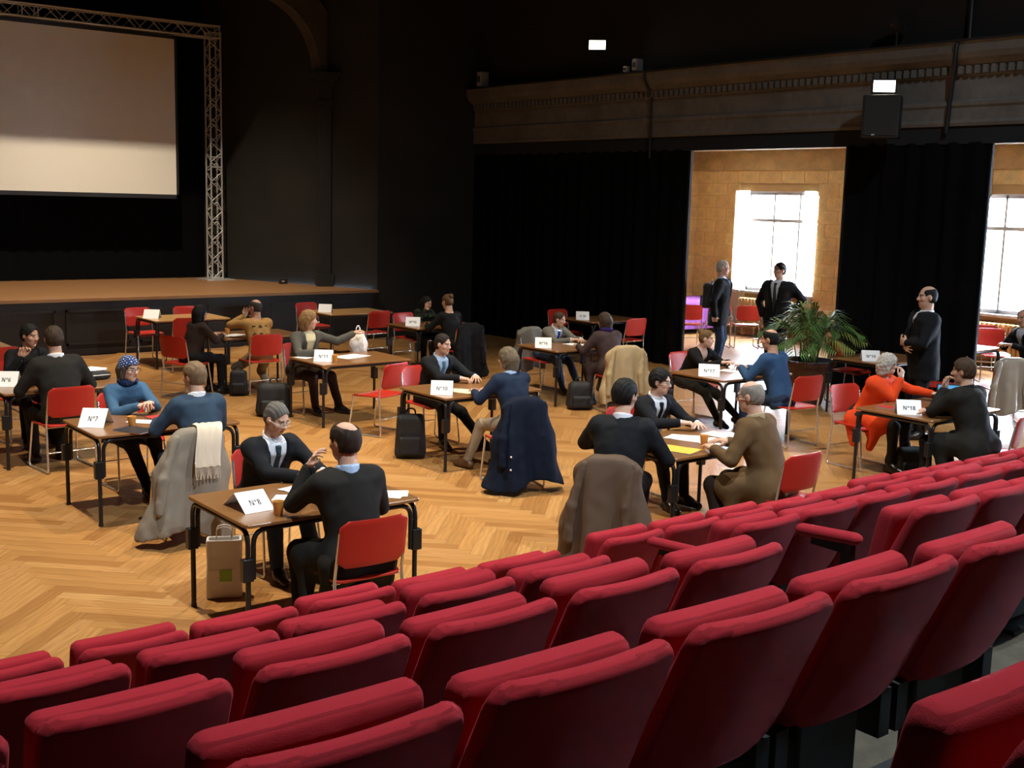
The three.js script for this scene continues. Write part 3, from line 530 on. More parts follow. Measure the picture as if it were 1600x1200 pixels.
// ---------------------------------------------------------------- red stacking chairs
function chairGeo() {
  const seat = (() => { const s = roundRect(0.44, 0.42, 0.06, -0.21), g = new THREE.ExtrudeGeometry(s, { depth: 0.008, bevelEnabled: true, bevelSize: 0.005, bevelThickness: 0.004, bevelSegments: 2, curveSegments: 5, steps: 1 }); g.rotateX(Math.PI / 2); const n = g.toNonIndexed ? g : g; const p = n.attributes.position; for (let i = 0; i < p.count; i++) { const z = p.getZ(i), x = p.getX(i); p.setY(i, p.getY(i) + 0.46 - (z > 0.12 ? (z - 0.12) ** 2 * 3 : 0) - 0.012 * (1 - (x / 0.22) ** 2)); } return smooth(n); })();
  const backr = (() => {   // curved panel from a grid, rounded corners, front and back faces
    const NX = 14, NY = 8, w = 0.225, h = 0.29, pos = [], idx = []; const side = (NX + 1) * (NY + 1);
    for (let f = 0; f < 2; f++) for (let j = 0; j <= NY; j++) for (let i = 0; i <= NX; i++) {
      const u = i / NX * 2 - 1, v = j / NY; const r = 0.05, yy = v * h, e = Math.min(yy, h - yy); const ins = e < r ? r - Math.sqrt(r * r - (r - e) ** 2) : 0;
      const x = u * (w - ins), y = 0.54 + yy; pos.push(x, y, -0.205 - (y - 0.46) * 0.16 - 0.03 * (1 - (x / w) ** 2) - (f ? 0.010 : 0));
    }
    for (let f = 0; f < 2; f++) for (let j = 0; j < NY; j++) for (let i = 0; i < NX; i++) { const a = f * side + j * (NX + 1) + i, b = a + 1, c = a + NX + 1, d = c + 1; f ? idx.push(a, c, b, b, c, d) : idx.push(a, b, c, b, d, c); }
    const ring = []; for (let i = 0; i <= NX; i++) ring.push(i); for (let j = 1; j <= NY; j++) ring.push(j * (NX + 1) + NX); for (let i = NX - 1; i >= 0; i--) ring.push(NY * (NX + 1) + i); for (let j = NY - 1; j > 0; j--) ring.push(j * (NX + 1));
    for (let k = 0; k < ring.length; k++) { const a = ring[k], b = ring[(k + 1) % ring.length]; idx.push(a, a + side, b, b, a + side, b + side); }
    const g = new THREE.BufferGeometry(); g.setAttribute('position', new THREE.Float32BufferAttribute(pos, 3)); g.setIndex(idx); const q = g.toNonIndexed(); q.computeVertexNormals(); g.computeVertexNormals(); return boxUV(g);
  })();
  const sideF = (s) => bent([[s * 0.215, 0.445, 0.17], [s * 0.235, 0.011, 0.23], [s * 0.235, 0.011, -0.24], [s * 0.225, 0.46, -0.2], [s * 0.218, 0.76, -0.255]], 0.045, 0.010, 7);
  const cross = [polyTube([V(-0.215, 0.44, 0.15), V(0.215, 0.44, 0.15)], 0.009), polyTube([V(-0.225, 0.435, -0.17), V(0.225, 0.435, -0.17)], 0.009), polyTube([V(-0.231, 0.2, -0.222), V(0.231, 0.2, -0.222)], 0.006)];
  return { seat, backr, fl: sideF(-1), fr: sideF(1), cross };
}
const CG = chairGeo();
function chair(label, x, z, ry, mat = m.redPlastic) {
  const g = thing('stacking_chair', label, 'chair', [x, 0, z], ry, 'red stacking chairs');
  part('seat', CG.seat, mat, g); part('backrest', CG.backr, mat, g); part('side_frame', CG.fl, m.chrome, g); part('side_frame', CG.fr, m.chrome, g); CG.cross.forEach((q) => part('cross_bar', q, m.chrome, g));
  return g;
}


// ---------------------------------------------------------------- people
const SKIN = { a: [0.62, 0.37, 0.26], b: [0.54, 0.30, 0.20], c: [0.67, 0.42, 0.32] };
const cl = (c, r = 0.85, o = {}) => M(c, r, { bumpMap: rep(T.cloth, 14, 14), bumpScale: 0.0006, specularIntensity: 0.35, ...o });
const hairTex = noiseTex(128, (x, y) => 0.8 + 0.2 * vnoise(x * 64, y * 6, 64), true);
const hairM = new Map(); const hairMat = (c) => { const k = c.join(); if (!hairM.has(k)) hairM.set(k, M(c, 0.72, { map: rep(hairTex, 5, 5), specularIntensity: 0.5 })); return hairM.get(k); };
const skinMat = M([1, 1, 1], 0.55, { vertexColors: true, specularIntensity: 0.4 });
const shoeMat = M([0.012, 0.01, 0.009], 0.28);
const shoeBrown = M([0.10, 0.045, 0.02], 0.4);
function headField() {
  const cran = ell(0, 0.035, -0.012, 0.074, 0.086, 0.094), face = ell(0, -0.022, 0.026, 0.060, 0.086, 0.063), jaw = ell(0, -0.074, 0.038, 0.046, 0.043, 0.048);
  const nose = cone(0, 0.012, 0.088, 0, -0.022, 0.107, 0.008, 0.014), nos2 = ell(0, -0.027, 0.094, 0.019, 0.010, 0.013), chin = ell(0, -0.103, 0.058, 0.022, 0.017, 0.022);
  const brow = cone(-0.036, 0.026, 0.078, 0.036, 0.026, 0.078, 0.010, 0.010), lip = ell(0, -0.056, 0.086, 0.024, 0.0095, 0.012), ear = ell(0.077, -0.004, -0.006, 0.010, 0.031, 0.019), cheek = ell(0.042, -0.02, 0.062, 0.02, 0.02, 0.022);
  return { cran, f: (x, y, z) => {
    const X = Math.abs(x);
    let d = smin(smin(cran(x, y, z), face(x, y, z), 0.03), jaw(x, y, z), 0.03);
    d = smin(d, chin(x, y, z), 0.018); d = smin(d, brow(x, y, z), 0.014); d = smin(d, cheek(X, y, z), 0.02);
    const sx = X - 0.031, sy = y - 0.006, sz = z - 0.099; d = smax(d, -(Math.sqrt(sx * sx * 0.6 + sy * sy + sz * sz) - 0.016), 0.014);
    const ex = X - 0.031, ey = y - 0.006, ez = z - 0.0735; d = Math.min(d, Math.sqrt(ex * ex + ey * ey + ez * ez) - 0.0125);
    d = smin(d, nose(x, y, z), 0.010); d = smin(d, nos2(x, y, z), 0.008); d = smin(d, lip(x, y, z), 0.006); return smin(d, ear(X, y, z), 0.008);
  } };
}
const HF = headField();
function headColor(x, y, z, skin, browC, beard) {
  const X = Math.abs(x);
  const ex = Math.hypot(X - 0.031, y - 0.006, z - 0.0735);
  if (ex < 0.0142 && z > 0.078) { const px = Math.hypot(X - 0.031, y - 0.006); return px < 0.0062 ? [0.02, 0.015, 0.012] : [0.55, 0.52, 0.50]; }
  if (z > 0.055 && y > 0.022 && y < 0.034 && X > 0.012 && X < 0.052) return browC;
  if (z > 0.07 && Math.abs(y + 0.056) < 0.010 && X < 0.024) return Math.abs(y + 0.0555) < 0.0018 ? [0.16, 0.05, 0.04] : [skin[0] * 0.82, skin[1] * 0.5, skin[2] * 0.5];
  if (beard && y < -0.035 && z > -0.01 && (y < -0.07 || X > 0.03 || (y > -0.05 && y < -0.035))) return [skin[0] * 0.62, skin[1] * 0.6, skin[2] * 0.62];
  return skin;
}
function paint(g, fn) { const p = g.attributes.position, c = new Float32Array(p.count * 3); for (let i = 0; i < p.count; i++) c.set(fn(p.getX(i), p.getY(i), p.getZ(i)), i * 3); g.setAttribute('color', new THREE.BufferAttribute(c, 3)); return g; }
function ik(a, b, l1, l2, pole) {   // joint between a and b; b is pulled in when out of reach
  const d = b.clone().sub(a); let L = d.length(); const max = (l1 + l2) * 0.985; if (L > max) { d.setLength(max); b.copy(a).add(d); L = max; }
  const u = d.clone().normalize(), t = (l1 * l1 - l2 * l2 + L * L) / (2 * L), h = Math.sqrt(Math.max(l1 * l1 - t * t, 0));
  const n = pole.clone().sub(u.clone().multiplyScalar(pole.dot(u))).normalize(); return a.clone().addScaledVector(u, t).addScaledVector(n, h);
}
function handField(side, curl, spread) {   // wrist at origin, fingers along +z, palm facing -y; side +1 = left hand
  const fs = []; const base = [[0.030, 0.070, 0.0088], [0.010, 0.078, 0.0090], [-0.011, 0.072, 0.0086], [-0.030, 0.058, 0.0078]];
  base.forEach(([x, len, r], i) => {
    const X = -side * x; let a = V(X, 0, 0.088 - Math.abs(i - 1) * 0.004), ang = 0.12, dirx = -side * (1.2 - i * 0.8) * spread * 0.12; const segs = [0.46, 0.30, 0.24];
    segs.forEach((q, k) => { ang += curl * (k ? 0.75 : 0.55); const b = a.clone().add(V(dirx * len * q * 3, -Math.sin(ang) * len * q, Math.cos(ang) * len * q)); fs.push(capv(a, b, r * (1 - 0.06 * k), r * (0.94 - 0.07 * k))); a = b; });
  });
  const palm = rboxf(0, 0, 0.050, 0.041, 0.0135, 0.044, 0.013), wrist = cone(0, 0, -0.06, 0, 0, 0.02, 0.027, 0.026);
  const t0 = V(-side * 0.030, -0.004, 0.022), t1 = V(-side * 0.056, -0.018, 0.050), t2 = V(-side * 0.060, -0.030, 0.078), t3 = V(-side * 0.054, -0.036, 0.098);
  const th = [capv(t0, t1, 0.015, 0.0115), capv(t1, t2, 0.0105, 0.0095), capv(t2, t3, 0.0095, 0.008)];
  return (x, y, z) => { let f = 9; for (const q of fs) { const d = q(x, y, z); if (d < f) f = d; } let t = 9; for (const q of th) t = Math.min(t, q(x, y, z)); return smin(smin(smin(palm(x, y, z), wrist(x, y * 1.25, z), 0.03), f, 0.008), t, 0.012); };
}
function toLocal(mx) { const e = mx.clone().invert().elements; return (fn) => (x, y, z) => fn(e[0] * x + e[4] * y + e[8] * z + e[12], e[1] * x + e[5] * y + e[9] * z + e[13], e[2] * x + e[6] * y + e[10] * z + e[14]); }
function prof(tab) { return (y) => { if (y <= tab[0][0]) return tab[0]; for (let i = 1; i < tab.length; i++) if (y < tab[i][0]) { let t = (y - tab[i - 1][0]) / (tab[i][0] - tab[i - 1][0]); t = t * t * (3 - 2 * t); return [y, lerp(tab[i - 1][1], tab[i][1], t), lerp(tab[i - 1][2], tab[i][2], t)]; } return tab[tab.length - 1]; }; }
const TORSO = prof([[-0.12, 0.165, 0.115], [0.0, 0.168, 0.118], [0.14, 0.150, 0.108], [0.32, 0.172, 0.118], [0.42, 0.178, 0.112], [0.49, 0.135, 0.080], [0.55, 0.055, 0.055]]);
function torsoField(grow, y0, y1, bend, belly) {
  return (x, y, z) => {
    const b = z - bend * y * Math.abs(y), [, w, t] = TORSO(clamp(y, -0.12, 0.55)); const W = w + grow, D = t + grow + (b > 0 ? belly * Math.exp(-((y - 0.12) ** 2) / 0.02) : 0), k = Math.hypot(x / W, b / D);
    const d = (k - 1) * Math.min(W, D), c = Math.max(y0 - y, y - y1); return smax(d, c, 0.05);
  };
}
// o: label, head [x,y,z] in the room, ry facing, back: how far the hips are behind the head, stand, yaw / pitch of the head, hands and feet (local, left = +x), looks
function person(o) {
  const st = !!o.stand, hb = o.back ?? 0.24, fwd = V(Math.sin(o.ry), 0, Math.cos(o.ry));
  const P0 = V(o.head[0], 0, o.head[2]).addScaledVector(fwd, -hb);
  const g = thing('person', o.label, 'person', [P0.x, 0, P0.z], o.ry, st ? 'people standing' : 'people seated at the tables');
  const hipY = st ? o.head[1] * 0.545 : 0.525;
  const Hd = V(0, o.head[1], hb), H = V(0, hipY, 0), s = clamp(Math.hypot(Hd.y - hipY, hb) / 0.70, 0.88, 1.1) * 1;
  const u = Hd.clone().sub(H).normalize(), N = H.clone().addScaledVector(u, 0.54 * s);
  const c0 = o.cell ?? 0.013, tw = o.twist ?? 0;
  const X = V(Math.cos(tw), 0, -Math.sin(tw)); X.sub(u.clone().multiplyScalar(X.dot(u))).normalize(); const Zt = X.clone().cross(u).normalize();
  const tm = new THREE.Matrix4().makeBasis(X, u, Zt).multiply(new THREE.Matrix4().makeScale(s, s * 1.08, s)).setPosition(H), tl = toLocal(tm), sc = (f) => { const q = tl(f); return (x, y, z) => q(x, y, z) * s; };
  const build = o.build ?? 1, up = 0.285 * s, fo = 0.255 * s, thL = (st ? 0.235 * o.head[1] * 1.02 : 0.425 * Math.max(s, 0.95)), shL = (st ? 0.25 * o.head[1] * 1.02 : 0.42 * Math.max(s, 0.95));
  const arms = [1, -1].map((sd, i) => {
    const S = N.clone().addScaledVector(X, sd * 0.178 * s * build).addScaledVector(u, -0.068 * s);
    const W = V(...(o.hands?.[i] ?? [sd * 0.14, 0.79, hb + 0.22])); const pole = V(...(o.poles?.[i] ?? [sd * 0.75, -0.8, -0.35]));
    const E = ik(S, W, up, fo, pole); return { sd, S, E, W };
  });
  const legs = [1, -1].map((sd, i) => {
    const J = H.clone().add(V(sd * 0.088 * s, -0.01, 0)); const A = V(...(o.feet?.[i] ?? (st ? [sd * 0.11, 0.085, 0.0] : [sd * 0.13, 0.085, 0.40])));
    const K = ik(J, A, thL, shL, V(sd * 0.12, 0.5, 1)); return { sd, J, K, A, fy: o.footYaw?.[i] ?? sd * 0.18 };
  });
  const lower = legs.some((l) => l.K.y > 0) ? 0 : 0;
  // ---- skin: body, head and hands, one mesh
  const skin = SKIN[o.skin ?? 'a'], hairC = o.hair ?? [0.05, 0.03, 0.02], gray = o.browC ?? hairC.map((q) => q * 0.8 + 0.02);
  const bt = sc(torsoField(-0.02, -0.1, 0.5, 0.12, 0));
  const limb = arms.flatMap(({ S, E, W }) => [capv(S, E, 0.046 * s, 0.038 * s), capv(E, W, 0.038 * s, 0.026 * s)]).concat(legs.flatMap(({ J, K, A }) => [capv(J, K, 0.075 * s, 0.05 * s), capv(K, A, 0.05 * s, 0.036 * s)]));
  const hq = new THREE.Quaternion().setFromEuler(new THREE.Euler(o.pitch ?? 0.1, o.yaw ?? 0, o.roll ?? 0, 'YXZ'));
  const hm = new THREE.Matrix4().compose(Hd, hq, V(0.97 * s, 0.97 * s, 0.97 * s)), hl = toLocal(hm), hs = 0.97 * s;
  const nk0 = V(0, -0.05, -0.022).applyMatrix4(hm), nk1 = N.clone().addScaledVector(u, -0.068 * s), neck = capv(nk0, nk1, 0.054 * s, 0.062 * s);
  const bodyF = (x, y, z) => { let d = smin(bt(x, y, z), neck(x, y, z), 0.04); for (const q of limb) d = smin(d, q(x, y, z), 0.03); return d; };
  const pts = [...arms.flatMap((a) => [a.S, a.E, a.W]), ...legs.flatMap((l) => [l.J, l.K, l.A]), H, N], lo = V(9, 9, 9), hi = V(-9, -9, -9); pts.forEach((p) => { lo.min(p); hi.max(p); });
  const bb = (e, ylo = 0) => [[lo.x - e, Math.max(ylo, lo.y - e), lo.z - e], [hi.x + e, hi.y + e, hi.z + e]];
  const sk = [paint(sdfMesh(bodyF, ...bb(0.2), 0.026), () => skin)];
  const hc = o.hc ?? 0.0055;
  { const f = hl(HF.f), head = (x, y, z) => smin(f(x, y, z) * hs, neck(x, y, z), 0.025); const r = 0.165; const inv = hm.clone().invert(), q = V(0, 0, 0);
    const gh = sdfMesh(head, [Hd.x - r, Hd.y - r - 0.03, Hd.z - r], [Hd.x + r, Hd.y + r, Hd.z + r], hc);
    sk.push(paint(gh, (x, y, z) => { q.set(x, y, z).applyMatrix4(inv); return headColor(q.x, q.y, q.z, skin, gray, o.beard); })); }
  arms.forEach(({ sd, E, W }, i) => {
    const hd = o.handDir?.[i]; const dz = hd ? V(...hd).normalize() : W.clone().sub(E).normalize().add(V(-sd * 0.25, st ? 0 : -0.1, 0.05)).normalize();
    let n = V(...(o.palm?.[i] ?? (st ? [sd, 0, 0] : [0, 1, 0]))); n.sub(dz.clone().multiplyScalar(n.dot(dz))).normalize(); const dx = n.clone().cross(dz);
    const mx = new THREE.Matrix4().makeBasis(dx, n, dz).multiply(new THREE.Matrix4().makeScale(s, s, s)).setPosition(W), f = toLocal(mx)(handField(sd, o.curl?.[i] ?? 0.42, 1));
    const cc = W.clone().addScaledVector(dz, 0.06 * s), r = 0.135;
    sk.push(paint(sdfMesh((x, y, z) => f(x, y, z) * s, [cc.x - r, cc.y - r, cc.z - r], [cc.x + r, cc.y + r, cc.z + r], o.hc2 ?? 0.0052), () => skin));
  });
  part('body', sk, skinMat, g);
  // ---- clothes
  const J = o.top, kind = J.kind ?? 'jacket', gr = kind === 'jacket' ? 0.012 : 0.002, big = 0.006 + (J.big ?? 0);
  const tf = torsoField(gr + big, J.hem ?? (st ? -0.17 : -0.105), 0.512, 0.12, o.belly ?? 0), arF = arms.map(({ S, E, W }) => { const e = W.clone().lerp(E, kind === 'jacket' ? 0.12 : 0.06); return [capv(S, E, (0.056 + big * 0.8) * s * build, 0.056 * s), capv(E, e, 0.056 * s, 0.044 * s)]; });
  const vy0 = J.v ?? 0.17, vw = 0.085, open = kind === 'jacket';
  const tloc = tm.clone().invert(), te = tloc.elements, wr = J.wrinkle ?? 0.004, sx = (o.head[0] * 7.3) % 5;
  const neckCut = capv(N.clone().addScaledVector(u, -0.03 * s), nk0, 0.066 * s, 0.07 * s);
  const tails = J.long ? legs.flatMap(({ sd, J: j, K }) => [capv(j.clone().add(V(sd * 0.02, 0.01, -0.02)), j.clone().lerp(K, 0.72).add(V(sd * 0.015, 0.0, 0)), 0.125 * s, 0.105 * s), capv(j.clone().add(V(sd * 0.06, -0.02, -0.06)), V(j.x + sd * 0.115, 0.27, j.z + 0.0), 0.085, 0.05), capv(j.clone().lerp(K, 0.6).add(V(sd * 0.05, -0.02, 0)), V(j.x + sd * 0.14, 0.25, j.z + 0.2), 0.08, 0.04)]) : null;
  const jf = (x, y, z) => {
    const lx = te[0] * x + te[4] * y + te[8] * z + te[12], ly = te[1] * x + te[5] * y + te[9] * z + te[13], lz = te[2] * x + te[6] * y + te[10] * z + te[14];
    let d = tf(lx / build, ly, lz) * s; const e = Math.abs(lx) - vw * clamp((ly - vy0) / (0.49 - vy0), 0, 1);
    if (open && lz > 0 && e > 0 && e < 0.045 && ly > vy0) d -= 0.006;
    if (open && ly > vy0 && lz > 0) d = Math.max(d, -e);
    d = smax(d, -neckCut(x, y, z), 0.01);
    d = smin(d, smin(Math.min(arF[0][0](x, y, z), arF[0][1](x, y, z)), Math.min(arF[1][0](x, y, z), arF[1][1](x, y, z)), 0.01), 0.065);
    if (tails) { let t = 9; for (const q of tails) t = smin(t, q(x, y, z), 0.07); d = smin(d, t, 0.06); }
    return d + wr * wob(x + sx, y, z, 26) + wr * 0.6 * wob(z, x + sx, y, 47);
  };
  const low = J.long ? 0.12 : H.y - 0.2;
  const jg = [[lo.x - 0.1, low, lo.z - 0.2], [hi.x + 0.1, N.y + 0.1, Math.max(...arms.map((a) => Math.max(a.E.z, a.W.z)), J.long ? 0.45 : 0.15) + 0.12]]; jg[0][0] = Math.min(jg[0][0], -0.38); jg[1][0] = Math.max(jg[1][0], 0.38); jg[0][2] = Math.min(jg[0][2], -0.22); jg[1][1] = Math.max(jg[1][1], ...arms.map((a) => Math.max(a.E.y, a.W.y) + 0.08));
  part(J.name ?? (open ? 'jacket' : 'sweater'), sdfMesh(jf, ...jg, c0), J.mat, g);
  const sh = torsoField(open ? -0.004 : -0.008, -0.08, 0.505, 0.12, (o.belly ?? 0) * 0.8);
  if (o.shirt) {
    const ring = (x, y, z) => { const a = neckCut(x, y, z) + 0.004; return Math.max(Math.abs(a) - 0.006, 0); };
    const cuffs = arms.map(({ E, W }) => capv(W.clone().lerp(E, 0.2), W.clone().lerp(E, 0.045), 0.036 * s, 0.034 * s));
    const tsc = sc(sh), nc2 = capv(N.clone().addScaledVector(u, -0.02 * s), nk0, 0.062 * s, 0.062 * s), up0 = N.clone().addScaledVector(u, 0.028 * s);
    const sf = (x, y, z) => { let d = Math.max(tsc(x, y, z), -(x * 0 + (y - (H.y + 0.02)))); const a = nc2(x, y, z), hgt = (x - up0.x) * u.x + (y - up0.y) * u.y + (z - up0.z) * u.z; d = Math.min(d, Math.max(Math.abs(a) - 0.011, hgt + 0.004 * s, -hgt - 0.08)); return d; };
    part('shirt', sdfMesh(sf, [jg[0][0], H.y - 0.02, jg[0][2]], jg[1], Math.min(c0 * 0.75, 0.010)), o.shirt, g);
    if (!o.noCuff) arms.forEach(({ W }, i) => part('cuff', sdfMesh(cuffs[i], [W.x - 0.13, W.y - 0.13, W.z - 0.13], [W.x + 0.13, W.y + 0.13, W.z + 0.13], 0.011), o.shirt, g));
    if (o.tie) {
      const tt = (x, y, z) => { const b = sh(x, y, z), w = y > 0.455 ? 0.022 : 0.018 + (0.455 - y) * 0.055; return Math.max(Math.abs(b - 0.004) - (y > 0.44 ? 0.011 : 0.006), Math.abs(x) - w, 0.06 - y, y - 0.487, 0.01 - z); };
      const q = sdfMesh(tt, [-0.06, 0.05, 0], [0.06, 0.52, 0.3], 0.0065); q.applyMatrix4(tm); part('tie', q, o.tie, g);
    }
  }
  const Tm = o.bottom ?? trousersBlack;
  const hipF = cone(-0.06 * s, H.y, H.z - 0.015, 0.06 * s, H.y, H.z - 0.015, 0.125 * s, 0.125 * s);
  const lf = legs.map(({ J: j, K, A }) => [capv(j, K, 0.092 * s, 0.066 * s), capv(K, A.clone().lerp(K, 0.04), 0.066 * s, 0.05 * s)]);
  const trf = (x, y, z) => { let d = hipF(x, y * 1.15 - H.y * 0.15, z); for (const q of lf) d = smin(d, smin(q[0](x, y, z), q[1](x, y, z), 0.03), o.skirt ? 0.22 : 0.04); d += 0.0045 * wob(x + sx, y, z, 30); return d; };
  part(o.skirt ? 'skirt' : 'trousers', sdfMesh((x, y, z) => Math.max(trf(x, y, z), 0.075 - y), [Math.min(lo.x, -0.25) - 0.05, 0.02, Math.min(lo.z, -0.15) - 0.1], [Math.max(hi.x, 0.25) + 0.05, H.y + 0.14, Math.max(...legs.map((l) => Math.max(l.K.z, l.A.z))) + 0.12], c0 * 1.1), Tm, g);
  legs.forEach(({ A, fy }) => {
    const f = V(Math.sin(fy), 0, Math.cos(fy)), a = A.clone(), lift = A.y - 0.085; const heel = V(a.x, 0.044 + lift, a.z).addScaledVector(f, -0.045), toe = V(a.x, 0.032 + lift * 0.4, a.z).addScaledVector(f, 0.165), mid = V(a.x, 0.05 + lift, a.z).addScaledVector(f, 0.06);
    const q1 = capv(heel, mid, 0.04, 0.042), q2 = capv(mid, toe, 0.042, 0.032), q3 = capv(a.clone().setY(a.y + 0.01), mid, 0.042, 0.035);
    part('shoe', sdfMesh((x, y, z) => Math.max(smin(smin(q1(x, y, z), q2(x, y, z), 0.02), q3(x, y, z), 0.03), 0.004 + lift * 0.3 - y), [a.x - 0.22, 0, a.z - 0.22], [a.x + 0.22, 0.2 + lift, a.z + 0.26], 0.011), o.shoe ?? shoeMat, g);
  });
  // ---- hair
  if (o.hairStyle !== 'none') {
    const stl = o.hairStyle ?? 'short', th = o.hairT ?? 0.012, lw = stl === 'long' || stl === 'bob';
    const faceCut = ell(0, o.hairLine ?? -0.022, 0.090, 0.069, 0.106, 0.085), bald = ell(0, 0.118, 0.0, 0.062, 0.062, 0.085), bald2 = ell(0, 0.10, 0.075, 0.062, 0.05, 0.06), bun = ell(0, 0.085, -0.105, 0.04, 0.04, 0.036);
    const drop = cone(0, -0.02, -0.06, 0, stl === 'long' ? -0.22 : -0.1, stl === 'long' ? -0.075 : -0.055, 0.085, stl === 'long' ? 0.06 : 0.07), curlf = o.curly ? 0.007 : 0.0028;
    const hfld = (x, y, z) => {
      const Xa = Math.abs(x); let d = HF.cran(x, y, z) - th; d = smin(d, ell0(x, y, z) - th * 0.7, 0.02);
      if (lw) { d = smin(d, drop(x * 0.9, y, z), 0.03); const side = cone(0.072, 0.02, 0.0, 0.078, stl === 'long' ? -0.16 : -0.085, -0.01, 0.024, 0.02)(Xa, y, z); d = smin(d, side, 0.02); }
      if (stl === 'bun') d = smin(d, bun(x, y, z), 0.012);
      d += curlf * wob(x, y, z, o.curly ? 75 : 55) + 0.0018 * Math.sin(x * 240 + y * 60);
      d = smax(d, -faceCut(x, y, z), 0.012);
      if (!lw) { d = smax(d, (-0.072 - y) + 0.35 * Math.max(z + 0.02, 0), 0.015); const er = Math.hypot((y + 0.012) / 0.04, (z - 0.004) / 0.028) - 1; d = Math.max(d, -Math.max(er * 0.028, 0.058 - Xa)); if (z > 0.02 && y < 0.03) d = Math.max(d, z - 0.02 - (y + 0.02) * 0.6); }
      if (stl === 'bald' || stl === 'crown') d = smax(d, -bald(x, y, stl === 'crown' ? z + 0.045 : z), 0.008);
      if (stl === 'bald' || stl === 'receding') d = smax(d, -bald2(x, y, z), 0.008);
      return d;
    };
    const gg = sdfMesh(hfld, [-0.14, stl === 'long' ? -0.3 : -0.17, -0.17], [0.14, 0.16, 0.14], Math.max(hc, 0.005)); gg.applyMatrix4(hm);
    part('hair', gg, hairMat(hairC), g);
  }
  if (o.glasses) {
    const gl = []; for (const sd of [-1, 1]) { const t = new THREE.TorusGeometry(0.023, 0.0022, 5, 16); t.scale(1.15, 0.82, 1); t.translate(sd * 0.032, 0.004, 0.104); gl.push(t, polyTube([V(sd * 0.058, 0.008, 0.102), V(sd * 0.082, 0.006, 0.06), V(sd * 0.085, 0.0, -0.01)], 0.0024, 5)); }
    gl.push(polyTube([V(-0.008, 0.008, 0.106), V(0.008, 0.008, 0.106)], 0.002, 5)); const q = mergeGeometries(gl.map(norm1)); q.applyMatrix4(hm); part('glasses', q, o.glasses === 'wire' ? m.metal : m.blackPlastic, g);
  }
  if (o.badge) {
    const b = o.badge === true ? [0.10, 0.32] : o.badge; let z = 0.3; while (z > 0 && tf(b[0], b[1], z) > 0) z -= 0.004; const q = new THREE.BoxGeometry(0.075, 0.05, 0.003); q.rotateY(b[0] * 2.5); q.translate(b[0], b[1], z + 0.012); q.applyMatrix4(tm); const bd = part('name_badge', q, m.paper, g);
    const q2 = new THREE.BoxGeometry(0.055, 0.008, 0.002); q2.rotateY(b[0] * 2.5); q2.translate(b[0], b[1], z + 0.0145); q2.applyMatrix4(tm); part('badge_text', q2, M([0.12, 0.2, 0.42], 0.7), bd);
  }
  o.more?.({ g, tm, hm, H, N, arms, legs, s });
  return g;
}
const ell0 = ell(0, 0.0, -0.03, 0.074, 0.085, 0.078);
const trousersBlack = cl([0.012, 0.012, 0.014]);
const C = { black: cl([0.007, 0.007, 0.008]), suit: cl([0.009, 0.010, 0.013]), navy: cl([0.012, 0.022, 0.048]), blueSuit: cl([0.026, 0.05, 0.085]), charcoal: cl([0.016, 0.015, 0.013]), brown: cl([0.115, 0.066, 0.028]), darkBrown: cl([0.03, 0.018, 0.013]), grey: cl([0.088, 0.082, 0.07]), grey2: cl([0.15, 0.138, 0.115]), blue: cl([0.05, 0.115, 0.21]), blue2: cl([0.028, 0.072, 0.16]), tan: cl([0.40, 0.22, 0.07]), orange: cl([0.70, 0.062, 0.012]), plum: cl([0.05, 0.030, 0.030]), khaki: cl([0.30, 0.235, 0.16]), beige: cl([0.44, 0.34, 0.2]), white: cl([0.72, 0.74, 0.8]), paleBlue: cl([0.45, 0.58, 0.78]), yellow: cl([0.72, 0.64, 0.40]), jeans: cl([0.02, 0.035, 0.07]), teal: cl([0.06, 0.16, 0.21]), stripe: cl([0.03, 0.05, 0.09]) };
const far = { cell: 0.019, hc: 0.0085, hc2: 0.0072 }, midd = { cell: 0.0165, hc: 0.0068, hc2: 0.0064 };
const near = { cell: 0.0135, hc: 0.0052, hc2: 0.0054 };
const motif = cl([0.06, 0.05, 0.02]);
function seatFor(o, label, dx = 0.04, ry = o.ry, side = 0) { const f = V(Math.sin(o.ry), 0, Math.cos(o.ry)), hb = o.back ?? 0.24; return chair(label, o.head[0] - f.x * (hb - dx) + Math.cos(o.ry) * side, o.head[2] - f.z * (hb - dx) - Math.sin(o.ry) * side, ry); }
const sit = (o, chairLabel, ...a) => { const g = person(o); if (chairLabel) seatFor(o, chairLabel, ...a); return g; };
const HB = { dark: [0.02, 0.013, 0.009], black: [0.008, 0.007, 0.006], brown: [0.07, 0.036, 0.018], blond: [0.30, 0.175, 0.07], grey: [0.22, 0.20, 0.18], silver: [0.5, 0.47, 0.42], ginger: [0.13, 0.065, 0.03] };
const tieDark = cl([0.03, 0.05, 0.06]), tieBlack = cl([0.008, 0.008, 0.01]), tieBlue = cl([0.02, 0.08, 0.42]), tieStripe = cl([0.10, 0.19, 0.27]);
